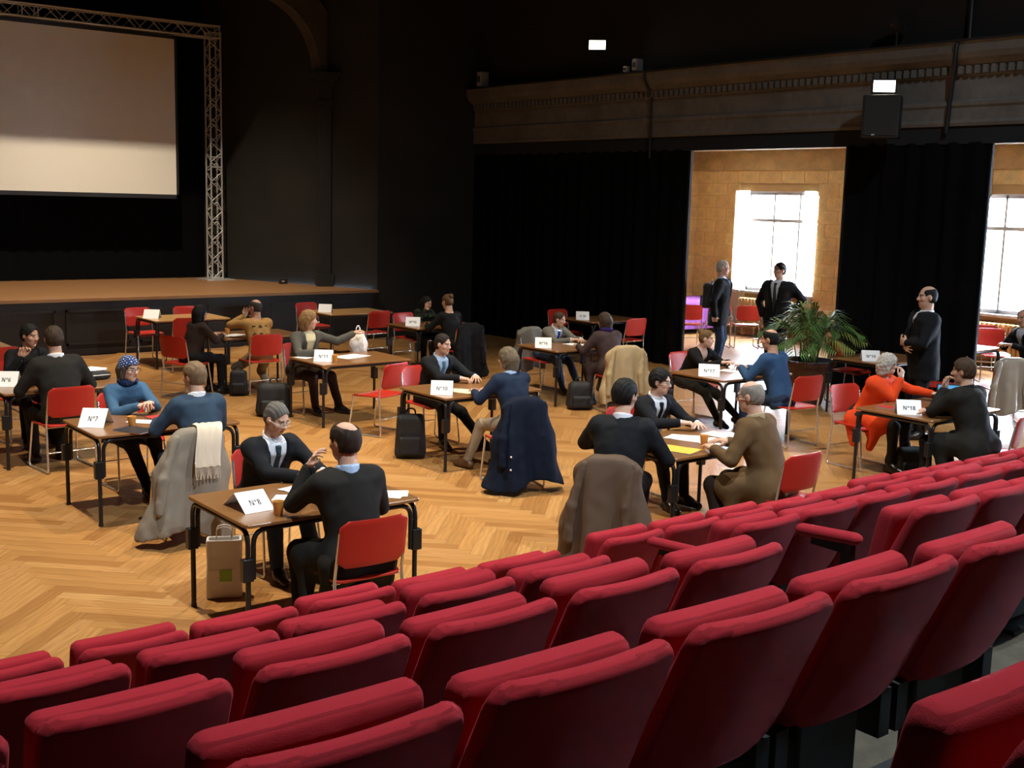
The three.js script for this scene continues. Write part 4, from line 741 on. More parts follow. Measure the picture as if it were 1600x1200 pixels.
// table 8, nearest
sit({ ...near, label: 'man in dark suit and glasses reading papers at table N°8', head: [3.69, 1.13, -7.25], ry: 0.05, back: 0.26, pitch: 0.42, yaw: 0.25, glasses: 'wire', hair: [0.14, 0.125, 0.11], hairStyle: 'short', hairT: 0.008, skin: 'a', top: { mat: C.suit }, shirt: C.white, tie: tieDark, badge: [0.125, 0.2], bottom: C.jeans, hands: [[0.16, 0.80, 0.60], [-0.02, 0.79, 0.60]], feet: [[0.17, 0.085, 0.5], [-0.06, 0.085, 0.36]] }, 'red stacking chair under the man reading papers at table N°8', 0.06, 0.05, 0.12);
sit({ ...near, label: 'balding man in black jacket seen from behind at table N°8', head: [3.50, 1.21, -6.0], ry: PI - 0.03, back: 0.14, pitch: 0.12, yaw: 0.3, hair: [0.035, 0.02, 0.013], hairStyle: 'crown', hairT: 0.012, top: { mat: C.charcoal, big: 0.006, long: true }, shirt: C.paleBlue, bottom: C.suit, hands: [[0.13, 1.04, 0.33], [-0.16, 0.79, 0.42]], poles: [[0.5, -0.9, 0.1], [-0.75, -0.8, -0.35]], handDir: [[-0.15, 0.85, -0.45], [0.3, -0.1, 1]], palm: [[0.6, -0.2, 0.6], [0, 1, 0]], curl: [0.6, 0.4], feet: [[0.2, 0.085, 0.30], [-0.16, 0.085, 0.2]] }, 'red stacking chair of the balding man in black at table N°8');
// table 7
sit({ ...near, label: 'woman in blue sweater, spotted blue headscarf and glasses at table N°7', head: [3.72, 1.11, -10.12], ry: 0.08, back: 0.25, pitch: 0.12, yaw: 0.3, glasses: 'dark', hair: [0.10, 0.075, 0.06], hairStyle: 'bob', hairT: 0.006, hairLine: -0.03, skin: 'c', build: 0.93, top: { kind: 'sweater', mat: C.blue }, badge: [0.06, 0.27], bottom: C.black, hands: [[0.05, 0.84, 0.55], [-0.05, 0.82, 0.52]], curl: [0.8, 0.7], feet: [[0.2, 0.085, 0.5], [0.02, 0.085, 0.52]],
  more: ({ g, hm, N, s }) => {
    const sp = noiseTex(256, (x, y) => { const cx = (x * 12) % 1 - 0.5, cy = (y * 12 + (Math.floor(x * 12) % 2) * 0.5) % 1 - 0.5; return Math.hypot(cx, cy) < 0.22 ? [0.72, 0.78, 0.86] : [0.10, 0.18, 0.38]; }, true);
    const mat = M([1, 1, 1], 0.9, { map: rep(sp, 3.2, 3.2) });
    const q = sdfMesh((x, y, z) => Math.max(smin(HF.cran(x, y, z), ell0(x, y, z), 0.02) - 0.018 + 0.0015 * wob(x, y, z, 60), -(y - 0.035 + 0.75 * Math.min(z, 0.06) * -1 + 0.02), 0.03 - (y + 0.045 - z * 0.15) ), [-0.13, -0.16, -0.16], [0.13, 0.16, 0.13], 0.005); q.applyMatrix4(hm); part('headscarf', q, mat, g);
    const n = sdfMesh((x, y, z) => { const r = Math.hypot(x, z), a = Math.hypot(r - 0.068, (y - 0.01 * Math.sin(x * 40)) * 0.75) - 0.022; return a + 0.004 * wob(x, y, z, 60); }, [-0.12, -0.06, -0.12], [0.12, 0.06, 0.12], 0.006); n.translate(N.x, N.y + 0.022, N.z + 0.02); part('neck_scarf', n, M([0.10, 0.28, 0.50], 0.9, { map: rep(sp, 5, 5) }), g);
  } }, 'red stacking chair under the woman with the spotted headscarf', 0.04, 0.05, 0.12);
sit({ ...near, label: 'man in blue-grey suit seen from behind at table N°7', head: [3.85, 1.18, -9.02], ry: PI - 0.02, back: 0.2, pitch: 0.05, yaw: 0.45, hair: [0.20, 0.13, 0.075], hairT: 0.014, top: { mat: C.blueSuit, big: 0.004 }, shirt: C.white, bottom: C.blueSuit, hands: [[0.22, 0.785, 0.46], [-0.1, 0.785, 0.46]], feet: [[0.2, 0.085, 0.3], [-0.14, 0.085, 0.24]] });
// table 9: three men
sit({ ...near, label: 'man in black jacket and glasses seen from behind, left of the three at one table', head: [6.16, 1.22, -6.36], ry: 2.2, back: 0.22, pitch: 0.12, yaw: -0.45, glasses: 'dark', hair: HB.black, hairT: 0.015, top: { mat: C.suit, big: 0.008 }, shirt: C.white, bottom: C.black, hands: [[0.12, 0.785, 0.50], [-0.22, 0.785, 0.42]], poles: [[0.95, -0.35, -0.1], [-0.75, -0.8, -0.35]], feet: [[0.18, 0.085, 0.35], [-0.1, 0.085, 0.4]] });
sit({ ...near, label: 'young man in dark suit and black-rimmed glasses among three at one table', head: [7.40, 1.12, -7.2], ry: -0.05, back: 0.24, pitch: 0.12, yaw: 0.42, glasses: 'dark', hair: HB.black, hairT: 0.02, skin: 'c', top: { mat: C.suit }, shirt: C.white, tie: tieBlack, badge: [0.07, 0.21], bottom: C.black, hands: [[0.14, 0.79, 0.58], [-0.04, 0.81, 0.57]], curl: [0.2, 1.0], feet: [[0.2, 0.085, 0.4], [-0.05, 0.085, 0.45]] }, 'red stacking chair under the young man with black-rimmed glasses');
sit({ ...near, label: 'bald man with glasses in brown jacket, right of the three at one table', head: [7.09, 1.2, -5.92], ry: 3.42, back: 0.22, pitch: 0.12, yaw: 0.12, glasses: 'dark', hair: [0.30, 0.26, 0.22], hairStyle: 'bald', hairT: 0.006, skin: 'a', top: { mat: C.brown, big: 0.01, long: true }, shirt: C.beige, bottom: C.darkBrown, hands: [[0.20, 0.79, 0.42], [-0.12, 0.79, 0.46]], feet: [[0.2, 0.085, 0.3], [-0.1, 0.085, 0.3]] }, 'red stacking chair behind the bald man in brown, above the front row', -0.02, 3.15);
// table 10
sit({ ...near, label: 'man in dark suit and striped tie facing the camera at table N°10', head: [7.22, 1.12, -10.3], ry: 0.02, back: 0.25, pitch: 0.14, yaw: 0.35, hair: HB.dark, hairT: 0.009, top: { mat: C.suit }, shirt: C.paleBlue, tie: tieStripe, badge: [0.11, 0.27], bottom: C.black, hands: [[0.18, 0.80, 0.60], [0.0, 0.79, 0.58]], curl: [0.7, 0.7], feet: [[0.28, 0.085, 0.62], [-0.06, 0.085, 0.36]] }, 'red stacking chair under the man with the striped tie');
sit({ ...near, label: 'man in navy jacket and khaki trousers seen from behind at table N°10', head: [7.07, 1.13, -8.98], ry: PI - 0.04, back: 0.22, pitch: 0.12, yaw: 0.35, hair: [0.16, 0.12, 0.075], hairT: 0.016, hairStyle: 'bob', hairLine: -0.04, top: { mat: C.navy, big: 0.006 }, shirt: C.paleBlue, bottom: C.khaki, shoe: shoeBrown, hands: [[0.22, 0.785, 0.46], [0.0, 0.79, 0.46]], feet: [[0.26, 0.085, 0.5], [-0.02, 0.085, 0.36]] });
// table 11
sit({ ...midd, label: 'blond man in grey blazer and yellow shirt at table N°11', head: [6.95, 1.16, -12.78], ry: 0.12, back: 0.2, pitch: 0.08, yaw: 0.75, hair: HB.blond, hairT: 0.02, hairStyle: 'bob', hairLine: -0.035, skin: 'a', top: { mat: C.grey, v: 0.1 }, shirt: C.yellow, bottom: C.darkBrown, hands: [[0.62, 0.97, 0.30], [-0.1, 0.80, 0.52]], poles: [[0.3, -1, 0.1], [-0.8, -0.7, -0.3]], curl: [0.9, 0.4], feet: [[0.3, 0.085, 0.42], [-0.02, 0.085, 0.36]] }, 'red stacking chair under the blond man at table N°11', 0.04, 0.1, 0.12);
// table 6
sit({ ...midd, label: 'dark-haired man in black raising a fist at the left edge', head: [3.60, 1.15, -12.62], ry: 0.1, back: 0.26, pitch: 0.15, yaw: 0.35, hair: HB.black, hairT: 0.015, skin: 'b', top: { mat: C.black }, shirt: C.charcoal, bottom: C.black, hands: [[0.15, 0.79, 0.55], [-0.16, 0.96, 0.42]], poles: [[0.8, -0.8, -0.3], [-0.5, -0.9, 0.0]], handDir: [[-0.2, -0.1, 1], [0.2, 0.95, 0.2]], palm: [[0, 1, 0], [0, 0, -1]], curl: [0.4, 1.2] }, 'red stacking chair at the left edge behind table N°6');
sit({ ...midd, label: 'man in dark grey jacket seen from behind at table N°6', head: [3.50, 1.24, -11.5], ry: PI + 0.08, back: 0.16, pitch: 0.1, yaw: -0.2, hair: [0.045, 0.028, 0.018], hairT: 0.01, top: { mat: C.charcoal, big: 0.012 }, shirt: C.white, bottom: C.charcoal, hands: [[0.2, 0.785, 0.42], [-0.24, 0.785, 0.4]] }, 'red stacking chair of the man in dark grey at table N°6');
// table 13
sit({ ...far, label: 'woman with long dark hair in brown jacket seen from the side', head: [6.38, 1.10, -14.7], ry: 1.75, back: 0.18, pitch: 0.05, yaw: 0.0, hair: HB.black, hairStyle: 'long', hairT: 0.014, skin: 'b', build: 0.92, top: { mat: C.darkBrown }, shirt: C.black, bottom: C.black, hands: [[0.1, 0.79, 0.45], [-0.1, 0.79, 0.45]] }, 'red stacking chair under the woman with long dark hair', -0.04, 2.0);
sit({ ...far, label: 'man in tan patterned shirt seen from behind, hand at his mouth', head: [7.12, 1.15, -14.6], ry: PI - 0.05, back: 0.16, pitch: 0.08, yaw: 0.55, hair: [0.05, 0.045, 0.04], hairStyle: 'crown', hairT: 0.008, skin: 'b', top: { kind: 'sweater', name: 'patterned_shirt', mat: C.tan, big: 0.004 }, bottom: C.khaki, shoe: shoeBrown, hands: [[0.10, 1.03, 0.30], [-0.05, 0.95, 0.33]], poles: [[0.9, -0.6, 0], [-0.9, -0.6, 0]], handDir: [[-0.3, 0.9, -0.1], [0.3, 0.9, 0.1]], palm: [[0, 0, 1], [0, 0, 1]], curl: [0.8, 0.8], feet: [[0.2, 0.085, 0.0], [-0.1, 0.085, -0.05]],
  more: ({ g, tm }) => { const b = []; const f = torsoField(0.006, -0.12, 0.512, 0.12, 0); for (let r = 0; r < 4; r++) for (let c = -1; c <= 1; c++) { const x = c * 0.095, y = 0.05 + r * 0.105; let z = -0.3; while (z < 0 && f(x, y, z) > 0) z += 0.004; const q = new THREE.BoxGeometry(0.05, 0.05, 0.003); if ((r + c) % 2) q.rotateZ(PI / 4); q.rotateY(PI - x * 3.5); q.translate(x, y, z - 0.007); const h = new THREE.BoxGeometry(0.02, 0.02, 0.004); q.applyMatrix4(tm); const o = part('printed_motif', q, motif, g); } } }, 'red stacking chair of the man in the patterned shirt');
// table 15
sit({ ...far, label: 'woman with long dark hair resting her head on her hand at table N°15', head: [10.5, 1.03, -15.45], ry: 0.1, back: 0.3, pitch: 0.3, yaw: 0.2, hair: HB.black, hairStyle: 'long', hairT: 0.014, skin: 'b', build: 0.9, top: { kind: 'sweater', name: 'blouse', mat: cl([0.05, 0.055, 0.045], 0.85, { map: rep(noiseTex(64, (x, y) => { const q = vnoise(x * 8, y * 8, 8); return q > 0.62 ? [0.75, 0.85, 0.4] : q > 0.42 ? [0.5, 0.5, 0.7] : [0.2, 0.2, 0.24]; }, true), 5, 5) }) }, bottom: C.black, hands: [[0.1, 0.79, 0.6], [-0.09, 0.93, 0.40]], poles: [[0.8, -0.8, -0.3], [-0.6, -0.7, 0.5]], handDir: [[-0.2, -0.1, 1], [0.15, 0.97, -0.1]], palm: [[0, 1, 0], [-1, 0, 0]], curl: [0.4, 0.3] }, 'red stacking chair under the woman resting her head on her hand', -0.02);
sit({ ...far, label: 'woman in black with hair tied in a bun seen from behind', head: [10.15, 1.15, -14.38], ry: PI - 0.05, back: 0.2, pitch: 0.2, yaw: 0.2, hair: HB.ginger, hairStyle: 'bun', hairT: 0.009, build: 0.92, top: { kind: 'sweater', mat: C.black }, bottom: C.black, hands: [[0.2, 0.79, 0.45], [-0.12, 0.79, 0.45]], feet: [[0.12, 0.085, 0.35], [-0.26, 0.085, 0.1]] });
// table 16
sit({ ...midd, label: 'man in light grey jacket and blue tie leaning on table N°16', head: [10.72, 1.04, -12.45], ry: 0.02, back: 0.32, pitch: 0.2, yaw: 0.4, hair: [0.07, 0.04, 0.025], hairStyle: 'short', hairT: 0.008, skin: 'a', top: { mat: C.grey2 }, shirt: C.white, tie: tieBlue, bottom: C.jeans, hands: [[0.12, 0.79, 0.64], [-0.02, 0.79, 0.60]], feet: [[0.2, 0.085, 0.55], [-0.06, 0.085, 0.5]] });
sit({ ...midd, label: 'person in long dark plum coat seen from behind at table N°16', head: [10.58, 1.13, -11.38], ry: PI - 0.1, back: 0.22, pitch: 0.12, yaw: 0.2, hair: [0.055, 0.035, 0.022], hairStyle: 'bob', hairT: 0.014, top: { mat: C.plum, big: 0.016, long: true }, bottom: C.plum, hands: [[0.25, 0.785, 0.45], [-0.05, 0.785, 0.46]], feet: [[0.1, 0.085, 0.3], [-0.16, 0.085, 0.24]],
  more: ({ g, N, s }) => { const n = sdfMesh((x, y, z) => Math.hypot(Math.hypot(x, z) - 0.07, y * 0.7) - 0.022 + 0.004 * wob(x, y, z, 50), [-0.13, -0.06, -0.13], [0.13, 0.06, 0.13], 0.009); n.translate(N.x, N.y + 0.03, N.z); part('neck_scarf', n, cl([0.03, 0.015, 0.09]), g); } });
// table 17
sit({ ...midd, label: 'young woman in black with hair tied back at table N°17', head: [10.76, 1.06, -9.72], ry: 0.0, back: 0.32, pitch: 0.1, yaw: 0.45, hair: [0.17, 0.095, 0.04], hairT: 0.008, hairStyle: 'bun', skin: 'c', build: 0.9, top: { mat: C.black, v: 0.33 }, bottom: C.charcoal, hands: [[0.10, 0.80, 0.62], [-0.02, 0.80, 0.60]], feet: [[0.26, 0.085, 0.72], [-0.02, 0.085, 0.6]] }, 'chair under the young woman in black at table N°17', 0.04, 0, 0.14);
sit({ ...midd, label: 'man in blue sweater seen from behind at table N°17', head: [10.58, 1.18, -8.6], ry: PI + 0.12, back: 0.2, pitch: 0.15, yaw: 0.3, hair: HB.black, hairStyle: 'crown', hairT: 0.009, skin: 'b', top: { kind: 'sweater', mat: C.blue2, big: 0.014 }, bottom: C.jeans, hands: [[0.16, 0.84, 0.46], [0.02, 0.83, 0.47]], curl: [0.8, 0.8] }, 'red stacking chair of the man in blue at table N°17', -0.08, PI - 0.1, -0.06);
// table 18
sit({ ...midd, label: 'grey-haired woman with glasses in bright orange coat at table N°18', head: [10.50, 1.10, -6.98], ry: 0.1, back: 0.22, pitch: 0.1, yaw: 0.75, glasses: 'dark', hair: HB.silver, hairStyle: 'bob', hairT: 0.024, curly: true, hairLine: -0.03, skin: 'c', top: { kind: 'sweater', name: 'coat', mat: C.orange, big: 0.02, long: true }, skirt: true, bottom: C.charcoal, hands: [[0.26, 0.82, 0.60], [0.02, 0.97, 0.36]], poles: [[0.8, -0.8, 0], [-0.3, -1, 0.1]], handDir: [[0.1, -0.05, 1], [0.2, 0.9, 0.1]], palm: [[0, -1, 0], [0, 0, 1]], curl: [0.6, 0.9] }, 'red stacking chair of the woman in the orange coat', 0.0, -0.1, -0.05);
sit({ ...near, label: 'man in black coat seen from behind, hand at chin, at table N°18', head: [10.13, 1.19, -5.92], ry: PI - 0.02, back: 0.2, pitch: 0.1, yaw: 0.35, hair: [0.07, 0.04, 0.022], hairT: 0.017, top: { mat: C.charcoal, big: 0.016, long: true }, bottom: C.black, shirt: C.charcoal, hands: [[0.10, 1.02, 0.32], [0.14, 0.785, 0.47]], poles: [[0.5, -0.9, 0.1], [-0.8, -0.8, -0.3]], handDir: [[-0.1, 0.95, -0.1], [0.4, -0.1, 1]], palm: [[0, 0, 1], [0, 1, 0]], curl: [0.9, 0.5], feet: [[0.24, 0.085, 0.36], [-0.12, 0.085, 0.3]] }, 'red stacking chair at the right edge behind the man in black coat', -0.05, PI + 0.35, -0.12);
// gallery
sit({ ...far, label: 'man in dark suit seated in the gallery at the right edge', head: [16.4, 1.18, -8.72], ry: -1.9, back: 0.24, pitch: 0.1, yaw: 0.3, hair: HB.dark, hairStyle: 'receding', hairT: 0.008, skin: 'b', top: { mat: C.suit }, shirt: C.white, bottom: C.black, hands: [[0.1, 0.8, 0.5], [-0.1, 0.79, 0.5]] }, 'red chair under the seated man at the right edge');
person({ ...midd, stand: 1, label: 'grey-haired man in black coat with a bag on his back, standing in the doorway', head: [14.79, 1.67, -13.08], ry: 0.55, back: 0.04, pitch: 0.05, yaw: 0.15, glasses: 'dark', hair: HB.silver, hairT: 0.008, skin: 'c', top: { mat: C.black, big: 0.014, hem: -0.24, v: 0.0 }, shirt: C.paleBlue, tie: cl([0.2, 0.28, 0.42]), bottom: C.jeans, hands: [[0.2, 0.86, 0.14], [-0.24, 0.88, -0.02]] });
person({ ...midd, stand: 1, label: 'standing man in dark suit and tie, hand on hip, before the gallery window', head: [15.25, 1.67, -12.28], ry: -1.35, back: 0.03, pitch: 0.05, yaw: -0.35, hair: HB.dark, hairT: 0.011, skin: 'b', belly: 0.03, build: 1.06, top: { mat: C.black, big: 0.016, hem: -0.2, v: 0.02 }, shirt: C.white, tie: tieDark, bottom: C.black, hands: [[0.22, 1.02, 0.02], [-0.24, 0.9, 0.06]], poles: [[1, -0.1, -0.4], [-1, -0.4, -0.3]], handDir: [[-0.7, -0.4, 0.3], [0, -1, 0.1]] });
person({ ...midd, stand: 1, label: 'bald man in dark suit standing in profile before the black pier', head: [12.33, 1.68, -7.74], ry: -2.2, back: 0.02, pitch: 0.02, yaw: 0.0, hair: HB.black, hairStyle: 'bald', hairT: 0.004, skin: 'a', belly: 0.03, build: 1.05, top: { mat: C.suit, big: 0.02, hem: -0.2 }, shirt: C.white, bottom: C.suit, hands: [[0.02, 1.14, 0.24], [0.0, 1.08, 0.22]], poles: [[1, -0.6, 0], [-1, -0.6, 0]], handDir: [[-0.9, 0.1, 0.2], [0.9, 0.1, 0.2]], palm: [[0, 0, 1], [0, 0, 1]] });

// ---------------------------------------------------------------- empty chairs
[['empty red stacking chair turned away beside table N°11', 7.02, -11.3, PI + 0.35], ['red stacking chair at the light table by the stage, left one', 6.95, -18.15, 0.1], ['red stacking chair at the light table by the stage, near side', 7.05, -16.9, PI - 0.1], ['red stacking chair at the light table by the stage, right one', 7.7, -18.1, -0.1],
  ['red stacking chair pushed to the table before the stage end', 10.25, -16.75, PI + 0.1], ['red stacking chair in shade beyond the table before the stage end', 9.9, -18.0, 0.1],
  ['red stacking chair at table N°20, behind the person in plum coat', 13.5, -14.0, PI], ['red stacking chair beyond table N°20, by the black drape', 13.3, -15.25, 0], ['red stacking chair in shade behind table N°19', 13.82, -9.78, 0.1], ['red stacking chair in front of table N°19', 13.75, -8.35, PI + 0.4],
  ['leftmost red chair of the row in the gallery', 16.55, -15.45, 2.5], ['second red chair from the left in the gallery row', 17.02, -15.15, 2.5], ['third red chair from the left in the gallery row', 17.5, -14.85, 2.5], ['rightmost red chair of the row in the gallery', 17.98, -14.55, 2.5],
  ['red chair under the second gallery window at the right edge', 18.6, -10.6, 2.2], ['red chair in the gallery beside the seated man', 17.7, -9.85, -0.8], ['red stacking chair at the far left edge near the stage', 3.75, -14.6, PI],
].forEach((a) => chair(...a));
makeTable('brown table in the gallery before the seated man at the right edge', 14.95, -9.3);

// ---------------------------------------------------------------- coats hung over chair backs
function coat(label, x, z, ry, mat, o = {}) {
  const T0 = o.top ?? 0.89, B = o.bottom ?? 0.06, w0 = (o.w0 ?? 0.21) - 0.02, w1 = o.w1 ?? 0.31, d1 = o.d1 ?? 0.13, ph = o.ph ?? 0, lean = o.lean ?? 0;
  const g = thing('draped_coat', label, 'coat', [x, 0, z], ry, 'coats hung over chairs');
  const f = (X, y, Z) => {
    const t = clamp((T0 - y) / (T0 - B), 0, 1), s = Math.sqrt(t), x0 = lean * t, wob1 = Math.sin((X - x0) * 24 / (1 + 0.5 * t) + ph + 1.5 * t) * 0.05 * t + Math.sin((X - x0) * 47 + ph * 2) * 0.014 * t;
    const W = lerp(w0, w1, t) + 0.02 * Math.sin(y * 14 + ph), D = lerp(0.042, d1, s) , zc = -lerp(0.0, 0.05, t) + wob1, k = Math.pow(Math.pow(Math.abs((X - x0) / W), 2.6) + Math.pow(Math.abs((Z - zc) / D), 2.6), 1 / 2.6);
    const side = (k - 1) * Math.min(W, D), topc = y - T0 + 0.55 * Math.max(0, Math.abs(X) - w0 * 0.5), bot = B + 0.05 + 0.05 * Math.sin((X + ph) * 8) - y; return smax(smax(side, topc, 0.04), bot, 0.01) + 0.004 * wob(X + ph, y, Z, 24);
  };
  part('coat_body', sdfMesh(f, [-w1 - 0.12 - Math.abs(lean), 0.01, -0.3], [w1 + 0.12 + Math.abs(lean), T0 + 0.06, 0.3], o.cell ?? 0.014), mat, g);
  if (o.sleeves !== false) for (const s of [-1, 1]) {
    const k1 = s > 0 ? 1 : 0.55, a = V(s * w0 * 0.8, T0 - 0.07, -0.05), b = V(s * (w0 + 0.035) * k1 + lean * 0.4, T0 - 0.36, -0.115), c = V(s * (w0 + 0.05) * k1 + lean * 0.7, Math.max(T0 - 0.60, 0.1), -0.15), q1 = capv(a, b, 0.03, 0.042), q2 = capv(b, c, 0.042, 0.038);
    part('sleeve', sdfMesh((X, y, Z) => Math.max(smin(q1(X, y, Z), q2(X, y, Z), 0.02) + 0.006 * wob(X, y, Z, 34), c.y - 0.03 - y), [Math.min(a.x, c.x, b.x) - 0.09, c.y - 0.08, -0.24], [Math.max(a.x, b.x, c.x) + 0.09, T0 + 0.03, 0.08], o.cell ?? 0.014), mat, g);
  }
  if (o.button) for (let k = 0; k < 3; k++) { const b = new THREE.SphereGeometry(0.011, 8, 6); b.translate(o.button, B + 0.1 + k * 0.12, -d1 - 0.035); part('button', b, m.metal, g); }
  return g;
}
function coatChair(coatLabel, chairLabel, x, z, ry, mat, o) { chair(chairLabel, x, z, ry); return coat(coatLabel, x - Math.sin(ry) * 0.275, z - Math.cos(ry) * 0.275, ry, mat, o); }
coatChair('grey overcoat hung over the chair between tables N°7 and N°8', 'chair hidden under the grey coat at table N°7', 3.62, -8.66, PI - 0.1, cl([0.225, 0.195, 0.155]), { w0: 0.235, w1: 0.38, d1: 0.16, lean: 0.1, bottom: 0.03 });
coatChair('dark navy coat hung over the chair behind the man in navy jacket', 'chair hidden under the navy coat at table N°10', 6.80, -8.52, PI - 0.3, cl([0.004, 0.008, 0.02]), { w0: 0.235, w1: 0.39, d1: 0.17, ph: 1.1, bottom: 0.03, button: 0.2 });
coatChair('brown raincoat hung over the chair beside the front row of seats', 'chair hidden under the brown coat beside the front row', 5.85, -6.17, 2.35, cl([0.098, 0.062, 0.040], 0.6), { w0: 0.235, w1: 0.40, d1: 0.17, ph: 2.2, bottom: 0.02, button: -0.25 });
coatChair('beige trench coat hung over the chair behind the person in plum coat', 'chair hidden under the beige trench coat', 10.47, -11.0, PI - 0.3, cl([0.40, 0.30, 0.165]), { w0: 0.27, w1: 0.42, d1: 0.15, ph: 3.1, bottom: 0.08 });
coatChair('long black coat hung over the chair of the woman with a bun', 'chair hidden under the long black coat at table N°15', 10.2, -14.12, PI - 0.05, C.black, { w0: 0.25, w1: 0.3, d1: 0.12, ph: 0.6 });
coatChair('light grey coat hung over the chair of the man with blue tie', 'chair under the man with the blue tie', 10.68, -12.74, 0.05, C.grey2, { w0: 0.25, w1: 0.3, ph: 1.7, bottom: 0.2 });
coatChair('shiny beige coat hung over a chair at the gallery edge, right', 'red chair hidden under the shiny beige coat', 14.2, -7.72, 2.4, M([0.42, 0.36, 0.29], 0.25), { w0: 0.24, w1: 0.28, ph: 2.7, bottom: 0.15 });
{ // scarf with fringe over the grey overcoat
  const g = thing('scarf', 'cream scarf with fringe lying over the grey overcoat', 'scarf', [3.59, 0, -8.385], PI - 0.1);
  const n = 26, pos = [], idx = [], prof2 = [[0.50, 0.12], [0.62, 0.105], [0.74, 0.085], [0.84, 0.07], [0.893, 0.035], [0.903, 0.0], [0.885, -0.055], [0.81, -0.10], [0.70, -0.135], [0.60, -0.165]];
  const C2 = new THREE.CatmullRomCurve3(prof2.map(([y, z]) => V(0, y, z)));
  const mk = (off, w, x0) => { pos.length = 0; idx.length = 0; for (let j = 0; j <= n; j++) { const p = C2.getPoint(j / n); for (let i = 0; i <= 8; i++) { const u = i / 8 - 0.5; pos.push(x0 + u * w + 0.03 * Math.sin(j * 0.3), p.y + off + 0.006 * Math.sin(u * 22 + j * 0.4), p.z + (p.z > 0 ? 1 : -1) * (off + 0.012 * Math.sin(u * 20 + j * 0.15))); } } for (let j = 0; j < n; j++) for (let i = 0; i < 8; i++) { const a = j * 9 + i; idx.push(a, a + 1, a + 9, a + 1, a + 10, a + 9); } const q = new THREE.BufferGeometry(); q.setAttribute('position', new THREE.Float32BufferAttribute([...pos], 3)); q.setIndex([...idx]); q.computeVertexNormals(); return q; };
  const sm = cl([0.62, 0.53, 0.42], 0.95, { side: THREE.DoubleSide });
  part('scarf_cloth', [mk(0.012, 0.2, -0.06), mk(0.006, 0.2, -0.06)], sm, g);
  const fr = []; for (let k = 0; k < 22; k++) { const x = -0.15 + k * 0.0088 + 0.03; fr.push(polyTube([V(x, 0.61, -0.175), V(x + 0.004 * Math.sin(k), 0.56, -0.188), V(x + 0.01 * Math.sin(k * 2), 0.52, -0.188)], 0.0028, 4)); }
  part('fringe', fr, sm, g).userData.kind = 'stuff';
}

// ---------------------------------------------------------------- bags
const bagBlack = M([0.009, 0.009, 0.010], 0.7, { bumpMap: rep(T.cloth, 12, 12), bumpScale: 0.001 });
function rucksack(label, x, z, ry, w, h, d, mat = bagBlack) {
  const g = thing('rucksack', label, 'bag', [x, 0, z], ry, 'bags on the floor');
  const bodyf = rboxf(0, h / 2, 0, w / 2, h / 2, d / 2, Math.min(w, d) * 0.3);
  part('bag_body', sdfMesh((X, y, Z) => Math.max(bodyf(X * (1 + 0.18 * (y / h - 0.3)), y, Z * (1 + 0.25 * (y / h - 0.3))) + 0.006 * wob(X, y, Z, 22), 0.002 - y), [-w / 2 - 0.08, -0.02, -d / 2 - 0.08], [w / 2 + 0.08, h + 0.06, d / 2 + 0.08], 0.014), mat, g);
  const pf = rboxf(0, h * 0.3, d / 2 - 0.005, w * 0.36, h * 0.22, 0.04, 0.03); part('front_pocket', sdfMesh((X, y, Z) => pf(X, y, Z) + 0.003 * wob(X, y, Z, 40), [-w / 2, 0, d / 2 - 0.08], [w / 2, h * 0.62, d / 2 + 0.07], 0.012), mat, g);
  for (const s of [-1, 1]) part('strap', tube([[s * w * 0.2, h * 0.92, -d / 2], [s * w * 0.27, h * 0.7, -d / 2 - 0.07], [s * w * 0.33, h * 0.3, -d / 2 - 0.08], [s * w * 0.36, h * 0.06, -d / 2]], 0.013, 14, 5), mat, g);
  part('handle', tube([[-0.05, h - 0.015, -d * 0.25], [-0.035, h + 0.04, -d * 0.25], [0.035, h + 0.04, -d * 0.25], [0.05, h - 0.015, -d * 0.25]], 0.009, 12, 5), mat, g);
  return g;
}
rucksack('tall black rucksack on the floor under table N°10', 6.62, -10.0, -0.6, 0.32, 0.46, 0.2);
rucksack('rounded black rucksack on the floor under table N°16', 10.12, -11.30, -0.5, 0.34, 0.36, 0.24);
rucksack('small black pointed bag on the floor by the patterned-shirt man', 6.78, -14.42, -0.5, 0.24, 0.34, 0.16);
rucksack('bulky black bag on the floor under table N°11', 6.5, -12.85, -0.5, 0.42, 0.4, 0.26);
rucksack('black handbag on the floor under table N°18', 10.6, -6.72, -0.4, 0.4, 0.26, 0.24);
{ // bag on the back of the standing man
  const g = rucksack('black bag hanging on the back of the grey-haired standing man', 14.675, -13.26, 0.55 + PI, 0.34, 0.42, 0.18); g.position.y = 1.0;
}
{ // flat round black leather bag
  const g = thing('leather_bag', 'flat black leather bag beside the brown raincoat, behind the seats', 'bag', [6.25, 0, -5.6], 0.3);
  part('bag_body', sdfMesh((X, y, Z) => Math.max(Math.hypot(X / 0.25, (y - 0.16) / 0.17, Z / 0.15) - 1, -1) * 0.15 + 0.005 * wob(X, y, Z, 25), [-0.3, 0, -0.22], [0.3, 0.37, 0.22], 0.014), M([0.01, 0.01, 0.01], 0.3), g);
  part('rim', (() => { const t = new THREE.TorusGeometry(0.2, 0.008, 6, 32); t.rotateX(PI / 2); t.scale(1.15, 1, 0.7); t.translate(0, 0.22, 0); return t; })(), m.blackMetal, g);
}
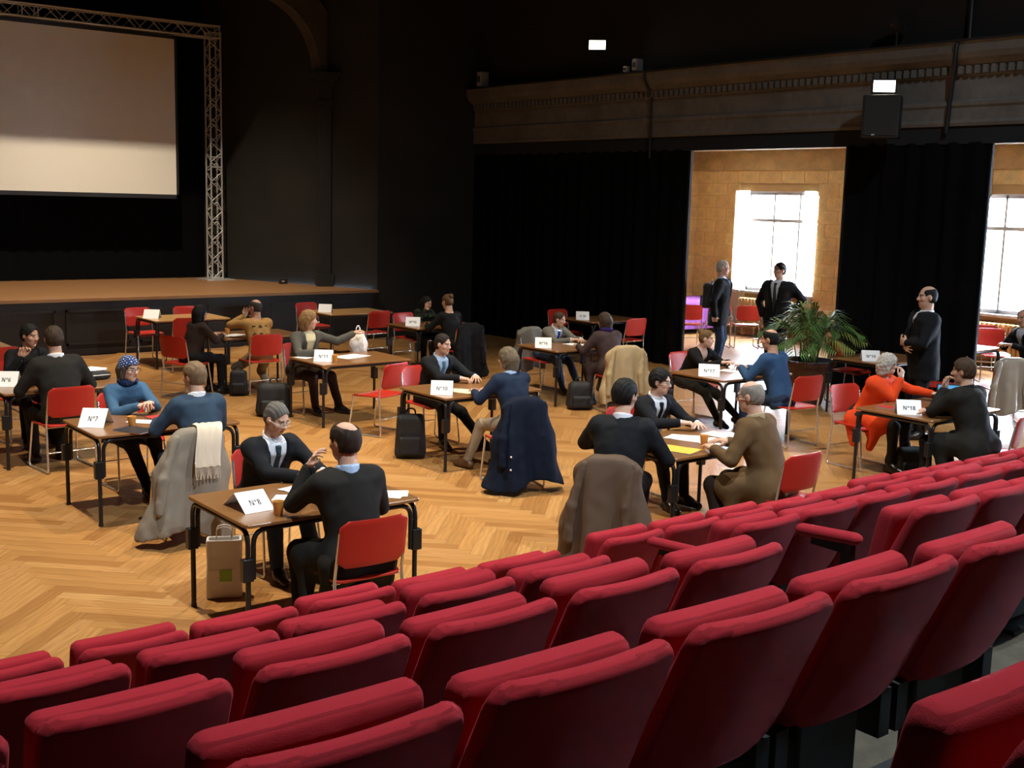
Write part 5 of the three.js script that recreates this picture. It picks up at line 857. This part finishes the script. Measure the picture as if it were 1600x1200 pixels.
{ // white shopping bag under table 8
  const g = thing('shopping_bag', 'white paper shopping bag with green print under table N°8', 'bag', [3.21, 0, -7.07], -0.45);
  const w = 0.17, h = 0.4, d = 0.07, f = rboxf(0, h / 2, 0, w / 2 + 0.03, h / 2, d, 0.012);
  part('bag_body', sdfMesh((X, y, Z) => Math.max(f(X, y, Z * (1 + 0.6 * Math.max(y / h - 0.5, 0))) + 0.005 * wob(X, y, Z, 18), -(rboxf(0, h / 2 + 0.03, 0, w / 2 + 0.014, h / 2, d - 0.016, 0.01)(X, y, Z * (1 + 0.6 * Math.max(y / h - 0.5, 0))))), [-0.16, -0.02, -0.12], [0.16, 0.46, 0.12], 0.009), m.paper, g);
  for (const s of [-1, 1]) part('bag_handle', tube([[-0.05, h, s * 0.045], [-0.04, h + 0.07, s * 0.03], [0.04, h + 0.07, s * 0.03], [0.05, h, s * 0.045]], 0.004, 12, 5), m.paper, g);
  part('printed_leaf', bx(-0.03, 0.05, 0.12, 0.2, d + 0.004, d + 0.006), M([0.35, 0.62, 0.12], 0.8), g);
}
{ // translucent white carrier bag held by the blond man
  const g = thing('carrier_bag', 'white plastic carrier bag in the hand of the blond man', 'bag', [7.70, 0.63, -12.86], 0.2);
  part('bag_body', sdfMesh((X, y, Z) => (Math.hypot(X / (0.135 - 0.05 * clamp(y / 0.36 - 0.55, 0, 1) * 2), (y - 0.17) / 0.19, Z / 0.10) - 1) * 0.1 + 0.012 * wob(X, y, Z, 18) + 0.005 * wob(y, X, Z, 40), [-0.2, -0.06, -0.16], [0.2, 0.42, 0.16], 0.012), M([0.80, 0.74, 0.68], 0.6), g);
  part('bag_handle', tube([[-0.05, 0.32, 0], [-0.03, 0.4, 0], [0.0, 0.42, 0.0], [0.02, 0.33, 0.02]], 0.008, 12, 5), M([0.8, 0.75, 0.7], 0.6), g);
}
{ // black bag and papers lying on table 6
  const g = thing('document_bag', 'soft black bag lying on the end of table N°6', 'bag', [4.0, TH, -12.05], 0.1);
  part('bag_body', sdfMesh((X, y, Z) => rboxf(0, 0.045, 0, 0.19, 0.042, 0.14, 0.035)(X, y, Z) + 0.006 * wob(X, y, Z, 20), [-0.25, -0.01, -0.2], [0.25, 0.14, 0.2], 0.012), bagBlack, g);
  part('zip', polyTube([V(-0.17, 0.05, 0.142), V(0.17, 0.05, 0.142)], 0.005), m.metal, g);
}

// ---------------------------------------------------------------- cups, papers, small things on the tables
const cupMat = M([0.78, 0.34, 0.07], 0.45), coffee = M([0.03, 0.012, 0.005], 0.15);
function cup(label, x, z) {
  const g = thing('paper_cup', label, 'cup', [x, TH, z], 0, 'orange cups on the tables');
  part('cup_wall', new THREE.LatheGeometry([[0, 0.002], [0.026, 0], [0.036, 0.085], [0.038, 0.087], [0.0355, 0.088], [0.033, 0.08], [0.025, 0.006], [0, 0.006]].map(([a, b]) => new THREE.Vector2(a, b)), 20), cupMat, g);
  part('coffee', cyl(0.0305, 0.058, 0.062, 0, 0, 18), coffee, g);
}
cup('orange paper cup before card N°8', 3.2, -6.27); cup('orange paper cup on table N°7 by the woman in blue', 3.46, -9.38); cup('orange paper cup beside card N°11', 6.86, -11.99); cup('orange paper cup on the table of the three men', 7.04, -6.33); cup('orange paper cup on the table of the woman in brown', 6.95, -15.12);
const pink = M([0.45, 0.03, 0.03], 0.6), yellowP = M([0.75, 0.45, 0.05], 0.7), darkPrint = M([0.03, 0.03, 0.035], 0.4), bluePrint = M([0.2, 0.3, 0.5], 0.5);
function paper(label, x, z, ry, w = 0.21, h = 0.297, mat = m.paper, n = 1, name = 'paper_sheet') {
  const y = TH + 0.001, g = thing(name, label, name === 'paper_sheet' ? 'paper' : 'booklet', [x, y, z], ry);
  const one = (dx, r) => { const p = new THREE.PlaneGeometry(w, h, 6, 6); p.rotateX(-PI / 2); const a = p.attributes.position; for (let i = 0; i < a.count; i++) { const cx = a.getX(i) / w, cz = a.getZ(i) / h; a.setY(i, 0.0015 + 0.012 * Math.max(0, cx * cz) + (name !== 'paper_sheet' ? 0.008 : 0)); } p.rotateY(r); p.translate(dx, 0, dx * 0.6); p.computeVertexNormals(); return p; };
  if (name !== 'paper_sheet') { part('pages', rbx(w - 0.006, 0.007, h - 0.006, 0.002, 0, 0.004, 0, 1), m.paper, g); part('cover', one(0, 0), Object.assign(mat.clone(), { side: THREE.DoubleSide }), g); }
  else for (let k = 0; k < n; k++) { const q = part('sheet', one(k * 0.03, k * 0.25), Object.assign(mat.clone(), { side: THREE.DoubleSide }), g); q.position.y = k * 0.002; }
}
paper('white papers under the hands of the man in glasses at table N°8', 3.62, -6.72, 0.3, 0.21, 0.29, m.paper, 2); paper('small paper beside card N°8', 3.40, -6.62, 0.9, 0.16, 0.1); paper('blank sheets at the right end of table N°8', 4.02, -6.33, 0.7, 0.15, 0.21, m.paper, 2);
paper('dark glossy brochure on table N°7', 3.42, -9.2, 0.5, 0.21, 0.29, darkPrint, 1, 'booklet'); paper('red booklet before the woman in blue', 3.78, -9.62, 0.2, 0.15, 0.21, pink, 1, 'booklet'); paper('white note sheet beside the red booklet', 3.6, -9.55, 0.8, 0.15, 0.21);
paper('white notes before the young man with black-rimmed glasses', 7.12, -6.62, 0.4, 0.21, 0.3, m.paper, 2); paper('sheet of paper near the cup of the three men', 7.2, -6.42, -0.5, 0.21, 0.3, m.paper, 2); paper('large white sheet at the right end before the bald man', 7.5, -6.55, 0.2, 0.21, 0.3); paper('yellow folder before the man with the brown raincoat', 6.72, -6.3, 0.3, 0.22, 0.3, yellowP, 1, 'booklet');
paper('cream notes on table N°10', 6.92, -9.52, 0.4, 0.21, 0.29, M([0.7, 0.6, 0.42], 0.8), 2); paper('open booklet on table N°11', 7.28, -12.33, 0.3, 0.42, 0.29); paper('white pad beside card N°11', 6.72, -12.5, 0.4, 0.15, 0.2);
paper('white papers before the woman in brown', 6.95, -14.98, 0.2, 0.3, 0.21, m.paper, 2); paper('yellow folder on table N°15', 10.75, -14.72, 0.2, 0.3, 0.22, yellowP, 1, 'booklet'); paper('white papers before the two women', 10.4, -15.05, 0.2, 0.3, 0.21, m.paper, 2);
paper('white papers under the hands on table N°16', 10.62, -12.0, 0.2, 0.21, 0.29, m.paper, 2); paper('white notes beside card N°17', 10.6, -9.15, 0.3, 0.21, 0.29, m.paper, 2); paper('white sheet before the man in black coat at table N°18', 10.27, -6.3, 0.6, 0.21, 0.29); paper('red booklet beside card N°18', 10.02, -6.62, 0.2, 0.15, 0.21, pink, 1, 'booklet');
{ const g = thing('paper_stack', 'white papers lying on the black bag on table N°6', 'paper', [4.0, TH + 0.094, -12.05], 0.3); for (let k = 0; k < 3; k++) part('sheet', (() => { const q = new THREE.BoxGeometry(0.3, 0.003, 0.21); q.rotateY(k * 0.12); q.translate(0.01 * k, 0.004 * k, 0); return q; })(), m.paper, g); }
{ const g = thing('spectacle_case', 'black spectacles lying on the notes of table N°17', 'glasses', [10.66, TH + 0.012, -9.05], 0.6); const gl = []; for (const s of [-1, 1]) { const t = new THREE.TorusGeometry(0.024, 0.003, 5, 16); t.translate(s * 0.034, 0.024, 0); gl.push(t, polyTube([V(s * 0.06, 0.03, 0), V(s * 0.065, 0.01, -0.12)], 0.003)); } gl.push(polyTube([V(-0.01, 0.03, 0), V(0.01, 0.03, 0)], 0.003)); part('frame', gl, m.blackPlastic, g); }
{ const g = thing('laptop', 'small laptop with a lit blue screen on table N°18', 'laptop', [10.80, TH, -6.42], -0.9); part('base', rbx(0.26, 0.018, 0.18, 0.006, 0, 0.01, 0, 1), m.blackPlastic, g); const lid = part('lid', (() => { const q = rbx(0.26, 0.18, 0.01, 0.004, 0, 0.09, 0, 1); q.rotateX(-0.25); q.translate(0, 0.015, -0.09); return q; })(), m.blackPlastic, g); part('screen', (() => { const q = new THREE.BoxGeometry(0.235, 0.15, 0.002); q.translate(0, 0.09, 0.0065); q.rotateX(-0.25); q.translate(0, 0.015, -0.09); return q; })(), M([0.02, 0.05, 0.1], 0.3, { emissive: lin(0.1, 0.4, 0.7), emissiveIntensity: 0.9 }), lid); }
{ const g = thing('mobile_phone', 'dark mobile phone in the hand of the woman in orange', 'phone', [10.78, 0.815, -6.56], 0.4); part('case', rbx(0.065, 0.012, 0.13, 0.005, 0, 0, 0, 1), m.blackPlastic, g); part('display', bx(-0.026, 0.026, 0.0055, 0.0075, -0.05, 0.05), M([0.02, 0.02, 0.025], 0.1), g); }

// ---------------------------------------------------------------- potted palm in the doorway
{
  const g = thing('potted_palm', 'bushy green palm in a large brown pot beside the black pier', 'plant', [13.15, 0, -10.0]);
  part('pot', new THREE.LatheGeometry([[0, 0], [0.2, 0], [0.215, 0.03], [0.30, 0.38], [0.335, 0.54], [0.375, 0.55], [0.38, 0.62], [0.35, 0.62], [0.33, 0.56], [0, 0.55]].map(([a, b]) => new THREE.Vector2(a, b)), 32), M([0.085, 0.034, 0.022], 0.4), g);
  part('soil', cyl(0.335, 0.545, 0.565, 0, 0, 24), M([0.02, 0.014, 0.01], 1), g);
  const leafG = M([0.055, 0.13, 0.030], 0.45, { side: THREE.DoubleSide }), leafY = M([0.16, 0.20, 0.045], 0.45, { side: THREE.DoubleSide }), stemM = M([0.11, 0.14, 0.04], 0.6);
  for (let k = 0; k < 30; k++) {
    const a = k * 2.399 + rr(-0.2, 0.2), out = rr(0.3, 0.82) * (k % 5 === 0 ? 0.35 : 1), hgt = 1.30 - out * 0.34 + rr(-0.16, 0.06), b0 = V(rr(-0.13, 0.13), 0.56, rr(-0.13, 0.13)), dir = V(Math.cos(a), 0, Math.sin(a));
    const p1 = b0.clone().addScaledVector(dir, out * 0.18).setY(0.9 + rr(-0.08, 0.08)), p2 = b0.clone().addScaledVector(dir, out * 0.6).setY(hgt), p3 = b0.clone().addScaledVector(dir, out).setY(hgt - 0.02 - out * 0.12);
    const c = new THREE.CatmullRomCurve3([b0, p1, p2, p3]), fr = part('frond', polyTube(c.getPoints(12), (t) => 0.009 * (1 - 0.75 * t), 5), stemM, g);
    const pos = [], idx = [];
    for (let i = 0; i < 26; i++) {
      const t = 0.42 + 0.58 * i / 25, p = c.getPoint(t), tg = c.getTangent(t), sd = V(-dir.z, 0, dir.x).multiplyScalar(i % 2 ? 1 : -1), L = 0.30 * Math.sin((0.22 + 0.72 * (i / 25)) * PI) + 0.05;
      const d = sd.multiplyScalar(0.75).addScaledVector(tg, 0.75).add(V(0, 0.12 - 0.1 * rnd(), 0)).normalize(), n = d.clone().cross(V(0, 1, 0)).normalize(), q = p.clone().addScaledVector(d, L * 0.5).add(V(0, 0.01, 0)), e = p.clone().addScaledVector(d, L).add(V(0, -0.09 * L / 0.3, 0)), w = 0.014, o = pos.length / 3;
      for (const v of [p.clone().addScaledVector(n, w * 0.4), p.clone().addScaledVector(n, -w * 0.4), q.clone().addScaledVector(n, w), q.clone().addScaledVector(n, -w), e]) pos.push(v.x, v.y, v.z); idx.push(o, o + 1, o + 2, o + 1, o + 3, o + 2, o + 2, o + 3, o + 4);
    }
    const q = new THREE.BufferGeometry(); q.setAttribute('position', new THREE.Float32BufferAttribute(pos, 3)); q.setIndex(idx); q.computeVertexNormals(); part('leaflets', q, rnd() < 0.25 ? leafY : leafG, fr).userData.kind = 'stuff';
  }
}
// ---------------------------------------------------------------- table with purple cloth in the gallery
{
  const t = thing('trestle_table', 'long table in the gallery under a purple cloth, behind the chairs', 'table', [18.45, 0, -17.3]);
  part('table_top', bx(-0.75, 0.75, 0.70, 0.73, -0.38, 0.38), m.tableWood, t); for (const [a, b] of [[-0.6, -0.3], [0.6, -0.3], [-0.6, 0.3], [0.6, 0.3]]) part('leg', cyl(0.02, 0, 0.7, a, b, 8), m.blackMetal, t);
  const n = 96, pos = [], idx = []; for (let j = 0; j <= 6; j++) for (let i = 0; i <= n; i++) { const a = i / n * 2 * PI, ca = Math.cos(a), sa = Math.sin(a), q = Math.max(Math.abs(ca) / 0.78, Math.abs(sa) / 0.41), f = j / 6, w = 1 + 0.05 * f + 0.02 * f * Math.sin(i * 1.2); pos.push(ca / q * w, 0.74 - f * 0.62, sa / q * w); }
  for (let j = 0; j < 6; j++) for (let i = 0; i < n; i++) { const a = j * (n + 1) + i; idx.push(a, a + 1, a + n + 1, a + 1, a + n + 2, a + n + 1); } const c0 = pos.length / 3; pos.push(0, 0.745, 0); for (let i = 0; i < n; i++) idx.push(c0, i + 1, i);
  const q = new THREE.BufferGeometry(); q.setAttribute('position', new THREE.Float32BufferAttribute(pos, 3)); q.setIndex(idx); q.computeVertexNormals();
  const cm = cl([0.19, 0.055, 0.21], 0.85, { side: THREE.DoubleSide }), o = top('tablecloth', q, cm); o.position.set(18.45, 0, -17.3); tag(o, 'purple cloth draped over the long gallery table', 'tablecloth');
}

renderer.render(scene, camera);
